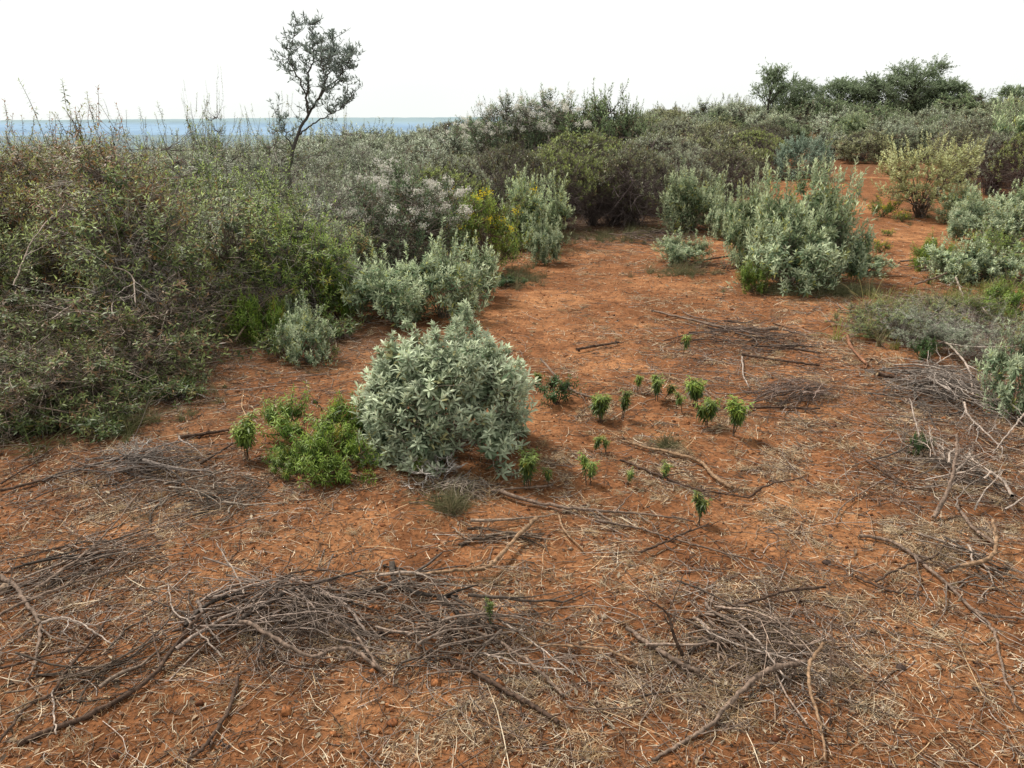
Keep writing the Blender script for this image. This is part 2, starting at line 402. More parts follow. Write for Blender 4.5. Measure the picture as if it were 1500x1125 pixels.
def shrub(seed, R=1., Hh=1., n_main=14, n_twig=220, leaf=(.09, .026), per=12, low=(.1, .15, .1), tip=(.3, .4, .3), alt=None, altf=.0,
          stemc=(.12, .09, .07), lod=1, profile='dome', zlow=-.12, rmin=.55, ang=(70, 22), droop=0., curl=.15, span=.55,
          twig_r=.003, main_r=.012, shoots=0, shoot_len=.3, bare=0, barec=(.35, .31, .28), bare_len=.35, flowers=None, lump=.22, up=.55,
          leafm=None, tipsize=.65, clump=0, wob=.05, box=.8):
    rng = np.random.default_rng(seed)
    SM, LM, FM = MB(), MB(), MB()
    # envelope
    az = rng.uniform(0, 2 * PI, n_twig)
    ph = rng.uniform(0, 2 * PI, (5, 2)); fr = np.array([2, 3, 4, 5, 7])
    def lumpf(az, el):
        s = 0
        for k in range(5): s = s + np.sin(fr[k] * az + ph[k, 0] + 2.3 * el) * np.cos(fr[k] * .8 * el + ph[k, 1])
        return 1 + lump * s * .5
    sel = rng.uniform(zlow, 1, n_twig)
    el = np.arcsin(np.clip(sel, -1, 1))
    if clump:
        ca = rng.uniform(0, 2 * PI, clump); ce = np.arcsin(rng.uniform(zlow, 1, clump)); k = rng.integers(0, clump, n_twig)
        az = ca[k] + rng.normal(0, .2, n_twig); el = np.clip(ce[k] + rng.normal(0, .17, n_twig), math.asin(max(zlow, -.99)), PI / 2)
    rho = rmin + (1 - rmin) * rng.uniform(0, 1, n_twig) ** .45
    rho = rho * lumpf(az, el)
    ce_ = np.cos(el) ** box; se = np.sign(np.sin(el)) * np.abs(np.sin(el)) ** box
    zc = Hh * .30 if profile != 'column' else Hh * .35
    if profile == 'dome':
        T = np.stack([R * rho * ce_ * np.cos(az), R * rho * ce_ * np.sin(az), zc + (Hh - zc) * rho * se], -1)
    elif profile == 'vase':
        zz = Hh * (.25 + .75 * rng.uniform(0, 1, n_twig) ** .8); rr = R * (0.25 + .75 * np.sin(np.clip(zz / Hh, 0, 1) * 2.1)) * np.sqrt(rng.uniform(.15, 1, n_twig)) * lumpf(az, zz)
        T = np.stack([rr * np.cos(az), rr * np.sin(az), zz], -1)
    elif profile == 'cap':
        zz = Hh * (.62 + .38 * np.sqrt(np.clip(1 - (rng.uniform(0, 1, n_twig)) ** 1.4, 0, 1))) * rho ** .4
        rr = R * np.sqrt(rng.uniform(0, 1, n_twig)) * lumpf(az, 0)
        zz = Hh * (1 - .38 * (rr / R) ** 2) * rng.uniform(.86, 1.02, n_twig)
        T = np.stack([rr * np.cos(az), rr * np.sin(az), zz], -1)
    else:
        zz = Hh * rng.uniform(.15, 1, n_twig); rr = R * np.sqrt(np.clip(1 - (zz / Hh) ** 2.5, .02, 1)) * rng.uniform(.3, 1, n_twig) * lumpf(az, zz / Hh * 2)
        T = np.stack([rr * np.cos(az), rr * np.sin(az), zz], -1)
    T[:, 2] = np.maximum(T[:, 2], .02 * Hh + .01)
    # main stems
    mi = rng.integers(0, n_twig, n_main); tg = T[mi] * rng.uniform(.72, .95, (n_main, 1))
    p0 = np.stack([rng.normal(0, .05 * R, n_main), rng.normal(0, .05 * R, n_main), np.full(n_main, -.03)], -1)
    p1 = p0 + (tg - p0) * .35 + np.array([0, 0, 1]) * Hh * .12
    K = 9
    P = bezier(p0, p1, tg, K)
    P[:, 1:-1] += rng.normal(0, wob * R * .6, (n_main, K - 2, 3)) * np.array([1, 1, .5])
    rr = main_r * rng.uniform(.6, 1.2, (n_main, 1)) * np.linspace(1, .35, K)[None]
    cj = np.asarray(stemc) * rng.uniform(.7, 1.35, (n_main, 1))
    tubes(SM, P, rr, cj, 5 if main_r > .02 else 4, rng)
    MP = P[:, 2:].reshape(-1, 3)
    # twigs
    def attach(T):
        best = np.zeros(len(T), int)
        for a in range(0, len(T), 512):
            d = np.linalg.norm(T[a:a + 512, None] - MP[None], axis=-1) + 2.5 * np.maximum(MP[None, :, 2] - T[a:a + 512, None, 2] + .04 * Hh, 0)
            best[a:a + 512] = np.argmin(d + rng.uniform(0, .12 * R, d.shape), 1)
        return MP[best]
    A = attach(T)
    dirr = norm(T - A); end = norm(dirr * (1 - up) + np.array([0, 0, 1]) * up + rng.normal(0, .12, T.shape))
    ln = np.linalg.norm(T - A, axis=1, keepdims=True)
    C = T - end * ln * .45
    K2 = 7
    Q = bezier(A, C, T, K2)
    Q[:, 1:-1] += rng.normal(0, wob * .18 * R, (len(T), K2 - 2, 3))
    tw = twig_r * rng.uniform(.7, 1.3, (len(T), 1)) * np.linspace(1.5, .5, K2)[None]
    cj = np.asarray(stemc) * rng.uniform(.8, 1.6, (len(T), 1))
    tubes(SM, Q, tw, cj, 3, rng)
    # shoots
    polys = [(A, C, T, span, 1.0)]
    if shoots:
        ti = np.argsort(-(T[:, 2] + rng.uniform(0, .35 * Hh, len(T))))[:shoots]
        S0 = T[ti]; ln2 = shoot_len * rng.uniform(.5, 1.2, (len(ti), 1))
        dv = norm(np.array([0, 0, 1.]) + rng.normal(0, .16, S0.shape) + S0 / max(R, .01) * np.array([.25, .25, 0]))
        S2 = S0 + dv * ln2; S1 = (S0 + S2) / 2 + rng.normal(0, .02, S0.shape)
        tubes(SM, bezier(S0, S1, S2, 5), twig_r * np.linspace(1.2, .5, 5)[None] * np.ones((len(ti), 1)), np.asarray(stemc) * 1.3, 3, rng)
        polys.append((S0, S1, S2, 1.0, .75))
    for (a, c, b, spn, sz) in polys:
        n = len(a)
        if per == 0: continue
        m = per if spn < 1 else int(per * 1.5)
        t = 1 - spn * (np.linspace(0, 1, m)[None] ** 1.15) * rng.uniform(.85, 1.1, (n, 1)); t = np.clip(t, .02, 1)
        tt = t[..., None]
        pos = (1 - tt) ** 2 * a[:, None] + 2 * tt * (1 - tt) * c[:, None] + tt * tt * b[:, None]
        tan = norm(2 * (1 - tt) * (c - a)[:, None] + 2 * tt * (b - c)[:, None])
        rf = np.array([.31, .52, .79]); e1 = norm(np.cross(tan, rf)); e2 = np.cross(tan, e1)
        th = (np.arange(m)[None] * 2.39996 + rng.uniform(0, 6.28, (n, 1)))[..., None]
        rad = e1 * np.cos(th) + e2 * np.sin(th)
        w = np.linspace(0, 1, m)[None, :, None]
        an = np.radians(ang[1] + (ang[0] - ang[1]) * w ** .7 + rng.normal(0, 10, (n, m, 1)))
        D = tan * np.cos(an) + rad * np.sin(an); D[..., 2] -= droop * w[..., 0] ** .5 * rng.uniform(.6, 1.3, (n, m))
        D = norm(D)
        Ls = leaf[0] * sz * (tipsize + (1 - tipsize) * w[..., 0] ** .6) * rng.uniform(.75, 1.2, (n, m)); Ws = Ls * leaf[1] / leaf[0] * rng.uniform(.85, 1.15, (n, m))
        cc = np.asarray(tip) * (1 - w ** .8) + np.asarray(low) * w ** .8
        # pale tips, inner leaves darkened: the crown's inner shade is painted in
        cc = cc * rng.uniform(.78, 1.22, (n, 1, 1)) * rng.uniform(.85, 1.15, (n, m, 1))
        if alt is not None:
            mk = rng.uniform(0, 1, (n, m, 1)) < altf * (0.3 + 1.4 * w)
            mk2 = rng.uniform(0, 1, (n, 1, 1)) < altf * .4
            cc = np.where(mk | mk2, np.asarray(alt) * rng.uniform(.7, 1.3, (n, m, 1)), cc)
        keep = rng.uniform(0, 1, n * m) < .93
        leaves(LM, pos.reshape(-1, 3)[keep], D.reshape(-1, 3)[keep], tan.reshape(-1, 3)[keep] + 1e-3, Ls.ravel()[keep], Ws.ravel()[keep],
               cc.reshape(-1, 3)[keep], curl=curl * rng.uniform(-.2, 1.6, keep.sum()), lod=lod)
    if bare:
        k = rng.integers(0, len(MP), bare); s = MP[k]
        out = norm(s * np.array([1, 1, .3]) + rng.normal(0, .5 * R, s.shape) + 1e-3); L_ = bare_len * rng.uniform(.4, 1.4, (bare, 1))
        b = s + norm(out + rng.normal(0, .5, s.shape)) * L_; c = (s + b) / 2 + rng.normal(0, .22, s.shape) * L_
        b[:, 2] = np.clip(b[:, 2], .02, Hh * .97)
        PP = bezier(s, c, b, 7); PP[:, 1:] += rng.normal(0, .014, (bare, 6, 3)).cumsum(1) * .6
        tubes(SM, PP, twig_r * rng.uniform(.6, 1.5, (bare, 1)) * np.linspace(1.4, .4, 7)[None], np.asarray(barec) * rng.uniform(.45, 1.35, (bare, 1)), 3, rng)
        # forks
        k2 = rng.integers(0, bare, bare); s = PP[k2, 4]; b = s + norm(PP[k2, 5] - PP[k2, 3] + rng.normal(0, .06, s.shape)) * L_[k2] * .5
        b[:, 2] = np.maximum(b[:, 2], .02)
        PP = bezier(s, (s + b) / 2 + rng.normal(0, .02, s.shape), b, 5)
        tubes(SM, PP, twig_r * .6 * np.linspace(1.2, .4, 5)[None] * np.ones((bare, 1)), np.asarray(barec) * rng.uniform(.5, 1.3, (bare, 1)), 3, rng)
    if flowers:
        fc, nf, per_f, spread, fs = flowers
        pool = np.where(T[:, 2] > np.quantile(T[:, 2], .35))[0]
        ti = rng.choice(pool, min(nf, len(pool)), replace=False)
        c = T[ti][:, None] + np.array([0, 0, .02]) + rng.normal(0, 1, (len(ti), per_f, 3)) * np.array([spread, spread, spread * .6])
        c = c.reshape(-1, 3)
        leaves(FM, c, rng.normal(0, 1, c.shape), rng.normal(0, .6, c.shape) + np.array([0, 0, 1]), fs * rng.uniform(.6, 1.3, len(c)), fs * .7, np.asarray(fc) * rng.uniform(.7, 1.15, (len(c), 1)), lod=0)
    return SM, LM, FM

PROTO = {}
def proto(key, name, cat, leafm, **kw):
    """meshes of one plant variety; unit size"""
    S, Lm, F = shrub(**kw)
    PROTO[key] = dict(name=name, cat=cat, R=kw.get('R', 1.), H=kw.get('Hh', 1.) + (kw.get('shoot_len', .3) * .6 if kw.get('shoots') else 0),
                      stem=S.mesh(name + '_stems', M_BARK), leaf=Lm.mesh(name + '_foliage', leafm), flower=F.mesh(name + '_flowers', M_FLOWER) if F.n else None, root=None)

def plant(key, loc, rz, s, label, group=None):
    p = PROTO[key]
    if p['root'] is not None:
        return dup(p['root'], loc, rz, s, label, group)
    r = thing(p['name'], label, p['cat'], loc, rz, group, s)
    part('branches', p['stem'], r)
    if len(p['leaf'].vertices): part('foliage', p['leaf'], r)
    if p['flower']: part('flowers', p['flower'], r)['kind'] = 'stuff'
    p['root'] = r
    return r

def put(key, bx, by, wpx, top, label, group=None, rz=0, sink=0):
    """place a plant with its foot at one spot of the ground, sized in metres from its apparent size"""
    b = gp(bx, by); k = mpp(b); hm = max(height_at(b, top), .05); rm = wpx * k / 2
    p = PROTO[key]
    b[2] -= sink
    return plant(key, b, rz, (rm / p['R'], rm / p['R'], hm / p['H']), label, group)

SILV_T = (.44, .52, .40); SILV_L = (.17, .25, .17)
BR = (.13, .10, .085)
# -- hero silver shrub
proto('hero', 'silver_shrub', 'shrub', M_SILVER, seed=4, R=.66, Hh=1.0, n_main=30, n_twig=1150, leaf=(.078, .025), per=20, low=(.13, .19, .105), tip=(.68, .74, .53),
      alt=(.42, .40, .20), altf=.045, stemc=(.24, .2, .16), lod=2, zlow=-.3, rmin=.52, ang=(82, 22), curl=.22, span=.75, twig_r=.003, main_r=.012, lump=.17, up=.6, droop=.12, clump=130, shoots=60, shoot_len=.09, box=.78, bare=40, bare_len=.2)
for i, sd in enumerate((21, 22)):
    proto('silver%d' % i, 'silver_shrub', 'shrub', M_SILVER, seed=sd, R=.7, Hh=.9, n_main=18, n_twig=430, leaf=(.095, .029), per=15, low=(.10, .165, .085), tip=(.60, .66, .44),
          alt=(.35, .36, .12), altf=.06, stemc=(.2, .17, .13), lod=1, zlow=-.2, rmin=.35, ang=(80, 22), curl=.2, span=.6, up=.6, droop=.15, clump=45, lump=.3, shoots=14, shoot_len=.16)
for i, sd in enumerate((31, 32)):
    proto('silvertall%d' % i, 'silver_shrub', 'shrub', M_SILVER, seed=sd, R=.75, Hh=1.1, n_main=22, n_twig=760, leaf=(.10, .030), per=16, low=(.10, .165, .08), tip=(.60, .66, .42),
          alt=(.40, .40, .12), altf=.05, stemc=(.22, .19, .15), lod=1, profile='dome', zlow=-.1, rmin=.35, ang=(75, 24), curl=.15, span=.75, up=.8, droop=.1, lump=.3, shoots=60, shoot_len=.27, clump=90, box=.7)
proto('silverpale', 'pale_yellow_shrub', 'shrub', M_SILVER, seed=41, R=.95, Hh=1.55, n_main=20, n_twig=520, leaf=(.085, .026), per=15, low=(.26, .27, .11), tip=(.66, .70, .40),
      alt=(.42, .40, .18), altf=.12, stemc=(.13, .095, .07), lod=1, profile='vase', ang=(70, 25), span=.55, up=.75, main_r=.022, lump=.25, shoots=40, shoot_len=.28, bare=60)
proto('darkround', 'dark_silver_shrub', 'shrub', M_SILVER, seed=51, R=1., Hh=1.4, n_main=16, n_twig=520, leaf=(.11, .03), per=14, low=(.06, .10, .065), tip=(.36, .44, .34),
      stemc=(.1, .09, .07), lod=1, zlow=-.25, rmin=.7, ang=(80, 25), span=.5, up=.6, lump=.1, shoots=60, shoot_len=.2)
# -- green leafy
for i, sd in enumerate((61, 62)):
    proto('green%d' % i, 'green_leafy_bush', 'bush', M_GREEN, seed=sd, R=.45, Hh=.5, n_main=16, n_twig=210, leaf=(.066, .013), per=24, low=(.04, .095, .014), tip=(.26, .37, .05),
          alt=(.34, .30, .05), altf=.03, stemc=(.14, .10, .06), lod=1, zlow=-.1, rmin=.3, ang=(105, 30), droop=1.15, curl=.35, span=.75, up=.85, lump=.4, clump=26)
proto('darkgreen', 'dark_green_bush', 'bush', M_GREEN, seed=65, R=.3, Hh=.4, n_main=10, n_twig=70, leaf=(.065, .02), per=14, low=(.025, .06, .018), tip=(.08, .15, .035),
      stemc=(.1, .07, .05), lod=1, rmin=.3, ang=(100, 35), droop=.55, curl=.3, span=.8, up=.7, lump=.4)
proto('yellowflower', 'yellow_flowering_bush', 'flowering bush', M_GREEN, seed=71, R=.7, Hh=1.2, n_main=14, n_twig=420, leaf=(.075, .014), per=17, low=(.07, .125, .02), tip=(.33, .42, .07),
      alt=(.25, .2, .05), altf=.06, stemc=(.12, .09, .05), lod=1, rmin=.4, ang=(85, 25), droop=.25, span=.6, up=.75, lump=.35, clump=32, profile='dome', flowers=((.82, .62, .02), 30, 26, .04, .026))
proto('yellowsmall', 'yellow_flowering_herb', 'herb', M_GREEN, seed=72, R=.35, Hh=.4, n_main=8, n_twig=80, leaf=(.07, .016), per=14, low=(.06, .11, .02), tip=(.22, .30, .05),
      stemc=(.12, .09, .05), lod=1, rmin=.3, droop=.3, up=.8, lump=.4, flowers=((.7, .6, .05), 18, 16, .03, .022))
# -- white seed-head shrub
proto('whiteflower', 'white_flowering_shrub', 'flowering shrub', M_GREEN, seed=81, R=.95, Hh=1.5, n_main=18, n_twig=620, leaf=(.075, .016), per=14, low=(.035, .065, .03), tip=(.25, .34, .17),
      alt=(.16, .12, .07), altf=.1, stemc=(.16, .13, .11), lod=1, rmin=.4, ang=(75, 25), span=.5, up=.6, lump=.3, bare=25, clump=90, flowers=((.84, .80, .72), 85, 60, .036, .03))
# -- thicket shrubs of the left
proto('lowbush', 'low_thicket_bush', 'bush', M_GREEN, seed=97, R=.5, Hh=.5, n_main=16, n_twig=300, leaf=(.045, .013), per=12, low=(.03, .045, .016), tip=(.20, .24, .07), alt=(.2, .12, .06), altf=.16,
      stemc=(.10, .075, .055), lod=1, rmin=.2, zlow=-.3, ang=(95, 35), droop=.4, span=.55, up=.5, lump=.5, bare=260, bare_len=.3, barec=(.22, .175, .14), twig_r=.0025, main_r=.006, clump=30)
TG = [('tangle0', 91, (.035, .04, .016), (.36, .37, .11), (.31, .16, .08), .26, 'withered_shrub', .5, 650),
      ('tangle1', 92, (.028, .05, .016), (.40, .48, .17), (.30, .20, .07), .1, 'olive_shrub', .4, 480),
      ('tangle2', 93, (.05, .075, .04), (.52, .58, .40), (.42, .41, .32), .15, 'pale_shrub', .25, 320),
      ('tangle3', 94, (.02, .05, .014), (.36, .48, .10), (.34, .33, .06), .06, 'leafy_shrub', .55, 320)]
for (ky, sd, lo, tp, al, af, nm, dr, br) in TG:
    proto(ky, nm, 'shrub', M_GREEN, seed=sd, R=.95, Hh=1.7, n_main=22, n_twig=760, leaf=(.066, .019) if ky != 'tangle2' else (.06, .014), per=15, low=lo, tip=tp,
          alt=al, altf=af, stemc=(.13, .105, .09), lod=1, rmin=.3, ang=(92, 32), droop=dr, span=.5, up=.6, lump=.4, bare=br, bare_len=.5, barec=(.46, .40, .36), shoots=16, shoot_len=.28, wob=.09, clump=48,
          flowers=((.62, .60, .52), 50, 18, .03, .022) if ky == 'tangle2' else None)
# -- brown stemmed cap shrubs
for i, (sd, tp, lo) in enumerate(((101, (.37, .43, .12), (.09, .11, .04)), (102, (.21, .23, .11), (.08, .075, .045)), (103, (.42, .45, .31), (.11, .12, .07)))):
    proto('cap%d' % i, 'brown_stemmed_shrub', 'shrub', M_GREEN, seed=sd, R=1.1, Hh=1.6, n_main=60, n_twig=620, leaf=(.075, .021), per=10, low=lo, tip=tp,
          alt=(.20, .15, .07), altf=.08, stemc=(.115, .092, .078), lod=0, profile='cap', ang=(70, 25), span=.35, up=.7, main_r=.011, lump=.22, bare=700, bare_len=.5, barec=(.21, .165, .155), twig_r=.004, shoots=12, shoot_len=.15, wob=.08)
# -- hillside shrubs
HC = [((.08, .10, .055), (.46, .51, .33)), ((.045, .07, .03), (.30, .38, .18)), ((.11, .135, .085), (.60, .65, .48)), ((.075, .08, .04), (.40, .41, .21))]  # greyer, paler leaf colours paint in some distance haze
HN = ['grey_green_shrub', 'dark_green_shrub', 'silvery_shrub', 'brownish_shrub']
for i, (lo, tp) in enumerate(HC):
    proto('hillside%d' % i, HN[i], 'shrub', M_GREEN, seed=111 + i, R=1.3, Hh=1.5, n_main=26, n_twig=820, leaf=(.12, .042), per=11, low=lo, tip=tp,
          alt=(.19, .14, .08), altf=.08, stemc=(.12, .095, .08), lod=0, zlow=-.2, rmin=.4, ang=(75, 25), span=.5, up=.65, lump=.3, bare=60, bare_len=.4, barec=(.25, .21, .19), twig_r=.005, shoots=14, shoot_len=.28, clump=60)

# ------------------------------------------------------------------ trees
def tree(seed, name, label, loc, h, spread, lean, trunk_r, crown_c, nclump, per_clump, clump_r, leafs, low, tip, z0=.45, group=None, barkc=(.07, .06, .055), rz=0, limb=.38):
    rng = np.random.default_rng(seed)
    S, Lm = MB(), MB()
    K = 12; t = np.linspace(0, 1, K)
    P = np.stack([lean[0] * t ** 1.3, lean[1] * t, h * .82 * t], -1)[None]; P = P + rng.normal(0, .025 * h / 3, P.shape) * t[None, :, None]
    P[0, 0, 2] = -.1
    tubes(S, P, (trunk_r * (1 - .72 * t))[None], np.array(barkc), 8, rng)
    cc = []
    for k in range(nclump):
        a = rng.uniform(0, 2 * PI); zz = rng.uniform(z0, 1) ; rr = spread * math.sqrt(rng.uniform(.02, 1)) * math.sin(math.pi * min(.98, max(.12, (zz - z0 * .75) / (1.12 - z0 * .75)))) ** .6
        zt = h * zz
        base = np.array([np.interp(zz, t, P[0, :, 0]), np.interp(zz, t, P[0, :, 1]), 0])
        c = base + np.array([rr * math.cos(a) + crown_c[0], rr * math.sin(a), zt])
        cc.append(c)
        tb = max(.25, min(.98, zz - .22)); st = np.array([np.interp(tb, t, P[0, :, j]) for j in range(3)])
        mid = (st + c) / 2 + rng.normal(0, .04 * h / 3, 3) + np.array([0, 0, .05])
        B = bezier(st[None], mid[None], c[None], 7)
        tubes(S, B, np.linspace(trunk_r * limb, .006, 7)[None], np.array(barkc) * 1.1, 5, rng)
        n = per_clump // 10
        tips = c + rng.normal(0, clump_r * .55, (n, 3)) * np.array([1, 1, .8]); s0 = np.broadcast_to(B[0, 4], tips.shape) + (c - B[0, 4]) * rng.uniform(0, 1, (n, 1))
        C = (s0 + tips) / 2 + rng.normal(0, clump_r * .12, tips.shape)
        tubes(S, bezier(s0, C, tips, 5), np.full((n, 1), .004 * h / 3) * np.linspace(1.4, .5, 5)[None], np.array(barkc) * 1.2, 3, rng)
        tt = rng.uniform(.35, 1, (n, 11, 1))
        pos = (1 - tt) ** 2 * s0[:, None] + 2 * tt * (1 - tt) * C[:, None] + tt * tt * tips[:, None]
        pos = pos.reshape(-1, 3); D = norm(rng.normal(0, 1, pos.shape) + np.repeat(norm(tips - s0), 11, 0) * 1.1 + np.array([0, 0, .35]))
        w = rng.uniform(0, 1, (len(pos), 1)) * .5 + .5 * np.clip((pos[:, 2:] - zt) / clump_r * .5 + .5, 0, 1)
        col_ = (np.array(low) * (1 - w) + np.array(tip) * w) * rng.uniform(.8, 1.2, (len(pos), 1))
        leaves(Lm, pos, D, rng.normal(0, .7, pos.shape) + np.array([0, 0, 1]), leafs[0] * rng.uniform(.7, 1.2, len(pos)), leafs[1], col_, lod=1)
    r = thing(name, label, 'tree', loc, rz, group)
    tr = part('trunk', S.mesh('trunk', M_BARK), r); part('crown', Lm.mesh('crown', M_GREEN), r)
    return r

def slender():
    rng = np.random.default_rng(301); D0 = 13.2
    bx = -.29 * D0; base = np.array([bx, D0, float(terrain(bx, D0))])
    def W(px, py, dy=0.):
        d = ray(px, py); y = D0 + dy
        return np.array([d[0] / d[1] * y, y, H + d[2] / d[1] * y]) - base
    S, Lm = MB(), MB(); bc = np.array((.085, .075, .068))
    limbs = [([None, W(425, 262), W(428, 225), W(440, 190), W(455, 163, .05), W(471, 138, .1), W(498, 118, .1)], .042, .010),
             ([W(452, 168), W(449, 135, -.1), W(456, 98, -.1), W(459, 60, -.15), W(455, 36, -.15)], .022, .004),
             ([W(450, 140, -.1), W(436, 112, -.3), W(424, 84, -.35), W(431, 52, -.3), W(433, 30, -.3)], .014, .003),
             ([W(468, 142, .1), W(480, 112, .25), W(486, 84, .35), W(488, 56, .3)], .018, .004),
             ([W(478, 132, .1), W(499, 108, -.05), W(512, 88, -.1), W(517, 74, -.1)], .012, .004),
             ([W(430, 222), W(420, 200, .1), W(410, 183, .15), W(403, 165, .2)], .013, .004),
             ([W(437, 197), W(462, 178, -.2), W(486, 168, -.3), W(507, 152, -.3)], .015, .004),
             ([W(462, 153, .05), W(476, 122, -.3), W(471, 92, -.45), W(472, 62, -.5)], .012, .004)]
    limbs[0][0][0] = np.array([0, 0, -.1])
    pts = []
    for k, (P, r0, r1) in enumerate(limbs):
        Q = smooth_poly(np.array(P), 26); Q[1:-1] += rng.normal(0, .012, (24, 3))
        tubes(S, Q[None], np.linspace(r0, r1, 26)[None], bc * 1.0, 7, rng)
        pts.append(Q[(14 if k == 0 else 6):])
    pts = np.concatenate(pts)
    cl = [(W(430, 72, -.3), .26, 22), (W(420, 88, -.35), .2, 14), (W(457, 62, -.1), .25, 20), (W(455, 42, -.1), .15, 9), (W(486, 78, .3), .30, 34), (W(492, 100, .2), .30, 40), (W(506, 92, -.1), .24, 26),
          (W(510, 122, -.1), .24, 20), (W(478, 100, -.3), .28, 30), (W(470, 72, -.4), .22, 16), (W(446, 125, -.1), .2, 10), (W(500, 145, -.3), .24, 14), (W(480, 155, -.2), .22, 10), (W(415, 176, .1), .28, 16),
          (W(440, 100, -.2), .2, 9), (W(489, 60, .3), .15, 9), (W(433, 38, -.3), .1, 4), (W(452, 165, 0), .2, 7)]
    for c, rad, n in cl:
        tips = c + rng.normal(0, rad * .62, (n, 3)); d = np.linalg.norm(pts[None] - tips[:, None], axis=-1); s0 = pts[np.argmin(d + .6 * np.maximum(pts[None, :, 2] - tips[:, None, 2], 0), 1)]
        C = (s0 + tips) / 2 + rng.normal(0, .04, tips.shape); tips[:, 2] += .05
        tubes(S, bezier(s0, C, tips, 6), np.linspace(.006, .002, 6)[None] * np.ones((n, 1)), bc, 4, rng)
        m = 13; tt = rng.uniform(.2, 1, (n, m, 1)); pos = ((1 - tt) ** 2 * s0[:, None] + 2 * tt * (1 - tt) * C[:, None] + tt * tt * tips[:, None]).reshape(-1, 3)
        DD = norm(rng.normal(0, .8, pos.shape) + np.array([0, 0, .9])); c_ = np.array((.13, .16, .145)) + rng.uniform(0, 1, (len(pos), 1)) * np.array((.15, .17, .14))
        leaves(Lm, pos, DD, rng.normal(0, 1, pos.shape), .078 * rng.uniform(.6, 1.25, len(pos)), .02, c_, lod=1)
    r = thing('slender_tree', 'tall slender dark tree leaning right above the left thicket against the white sky', 'tree', base)
    part('trunk', S.mesh('trunk', M_BARK), r); part('crown', Lm.mesh('crown', M_GREEN), r)
SLENDER = slender
def far_tree(seed, px, row_top, dist, wpx, label, low=(.12, .15, .09), tip=(.34, .42, .25), **k):
    d = ray(px, 185); x = d[0] / d[1] * dist; z = float(terrain(x, dist)); base = np.array([x, dist, z])
    h = height_at(base, row_top); kk = mpp(base)
    tree(seed, 'ridge_tree', label, base, h, wpx * kk / 2, (.3, .2), h * .03, (0, 0, 0), k.get('n', 64), 260, .12 * h + .15, (.13, .05), low, tip, z0=.14, barkc=(.06, .05, .045))
far_tree(311, 1120, 102, 50, 40, 'small tree with a pale ragged top at the left end of the ridge trees', n=22)
far_tree(312, 1150, 116, 52, 75, 'broad green tree second from the left on the ridge')
far_tree(313, 1222, 117, 55, 70, 'low flat topped tree in the middle of the ridge trees')
far_tree(314, 1275, 113, 54, 70, 'rounded dense tree left of the tallest ridge tree')
far_tree(315, 1332, 92, 55, 105, 'tallest and widest tree on the right ridge with dark green crown', n=70)
far_tree(316, 1375, 118, 53, 60, 'dark tree sloping down at the right end of the ridge trees')
far_tree(317, 1478, 128, 60, 60, 'low rounded tree on the ridge at the right edge', n=30)

# ------------------------------------------------------------------ hero placements
put('hero', 656, 656, 262, 482, 'large dense silver grey shrub in the middle of the clearing', rz=.4)
put('green0', 462, 655, 150, 576, 'bright green drooping bush left of the big silver shrub, back half of the clump', rz=1)
put('green1', 500, 694, 125, 612, 'darker green drooping bush touching the lower left of the big silver shrub', rz=2)
put('green1', 438, 690, 85, 640, 'yellowish green low bush at the front left of the green clump', rz=4)
put('darkgreen', 815, 592, 60, 545, 'dark green bush hugging the right side of the big silver shrub', rz=1)
put('darkgreen', 540, 640, 70, 590, 'dark green sprig between the big silver shrub and the green clump', rz=3)
put('silver0', 650, 465, 140, 358, 'sprawling silver green shrub directly behind the big silver shrub', rz=.2)
put('silver1', 575, 470, 130, 372, 'looser greener silver shrub behind left of the big silver shrub', rz=2)
put('silver1', 690, 440, 95, 352, 'small silver shrub at the right end of the sprawling row behind the big one', rz=4)
put('silver0', 452, 530, 85, 452, 'small silver green plant at the foot of the left thicket', rz=5)
put('silver1', 520, 455, 90, 375, 'silver green leafy plant between the hanging leaved bush and the sprawling silver row', rz=3.3)
put('silver1', 430, 490, 60, 440, 'small leafy silver green plant at the dark foot of the thicket', rz=1.3)
put('green0', 470, 460, 100, 340, 'tall yellow green bush with hanging leaves at the thicket edge', rz=.5)
put('green1', 390, 500, 90, 415, 'olive leafy bush leaning out of the left thicket', rz=1.5)
put('yellowflower', 716, 400, 120, 264, 'green bush with clusters of yellow flowers beside silver shoots', rz=0)
put('silvertall0', 782, 362, 96, 262, 'upright silver shrub right behind the yellow flowered bush', rz=1)
put('silver0', 795, 385, 60, 322, 'low silver bush at the right foot of the yellow flowered bush', rz=1.2)
put('whiteflower', 585, 415, 190, 238, 'shrub dusted with white seed heads left of the yellow flowered bush', rz=0)
put('whiteflower', 655, 400, 110, 262, 'narrow pale shrub with few white seed heads between white and yellow bushes', rz=2.2)
put('silvertall1', 1172, 410, 150, 238, 'large tall silver shrub right of centre with upright woolly shoots', rz=0)
put('silver0', 1150, 425, 140, 325, 'leafy silver skirt at the front of the large tall silver shrub', rz=2)
put('silver1', 1212, 415, 108, 305, 'broad silver bush filling the right half of the tall silver clump', rz=3)
put('silver0', 1270, 402, 80, 370, 'low silver bush trailing right from the tall silver clump', rz=4)
put('silvertall0', 1098, 392, 80, 272, 'pale thin silver shrub on the left flank of the tall silver clump', rz=2)
put('green0', 1100, 428, 50, 375, 'small bright green bush at the left foot of the tall silver clump', rz=2)
put('silvertall1', 1012, 338, 95, 248, 'upright silver shrub standing before the brown scrub, left of the tall clump', rz=3)
put('silver1', 998, 385, 80, 342, 'low dusty silver bush on bare soil left of the tall clump', rz=1)
put('silver0', 1060, 350, 60, 290, 'small silver bush between the two upright silver shrubs', rz=1)
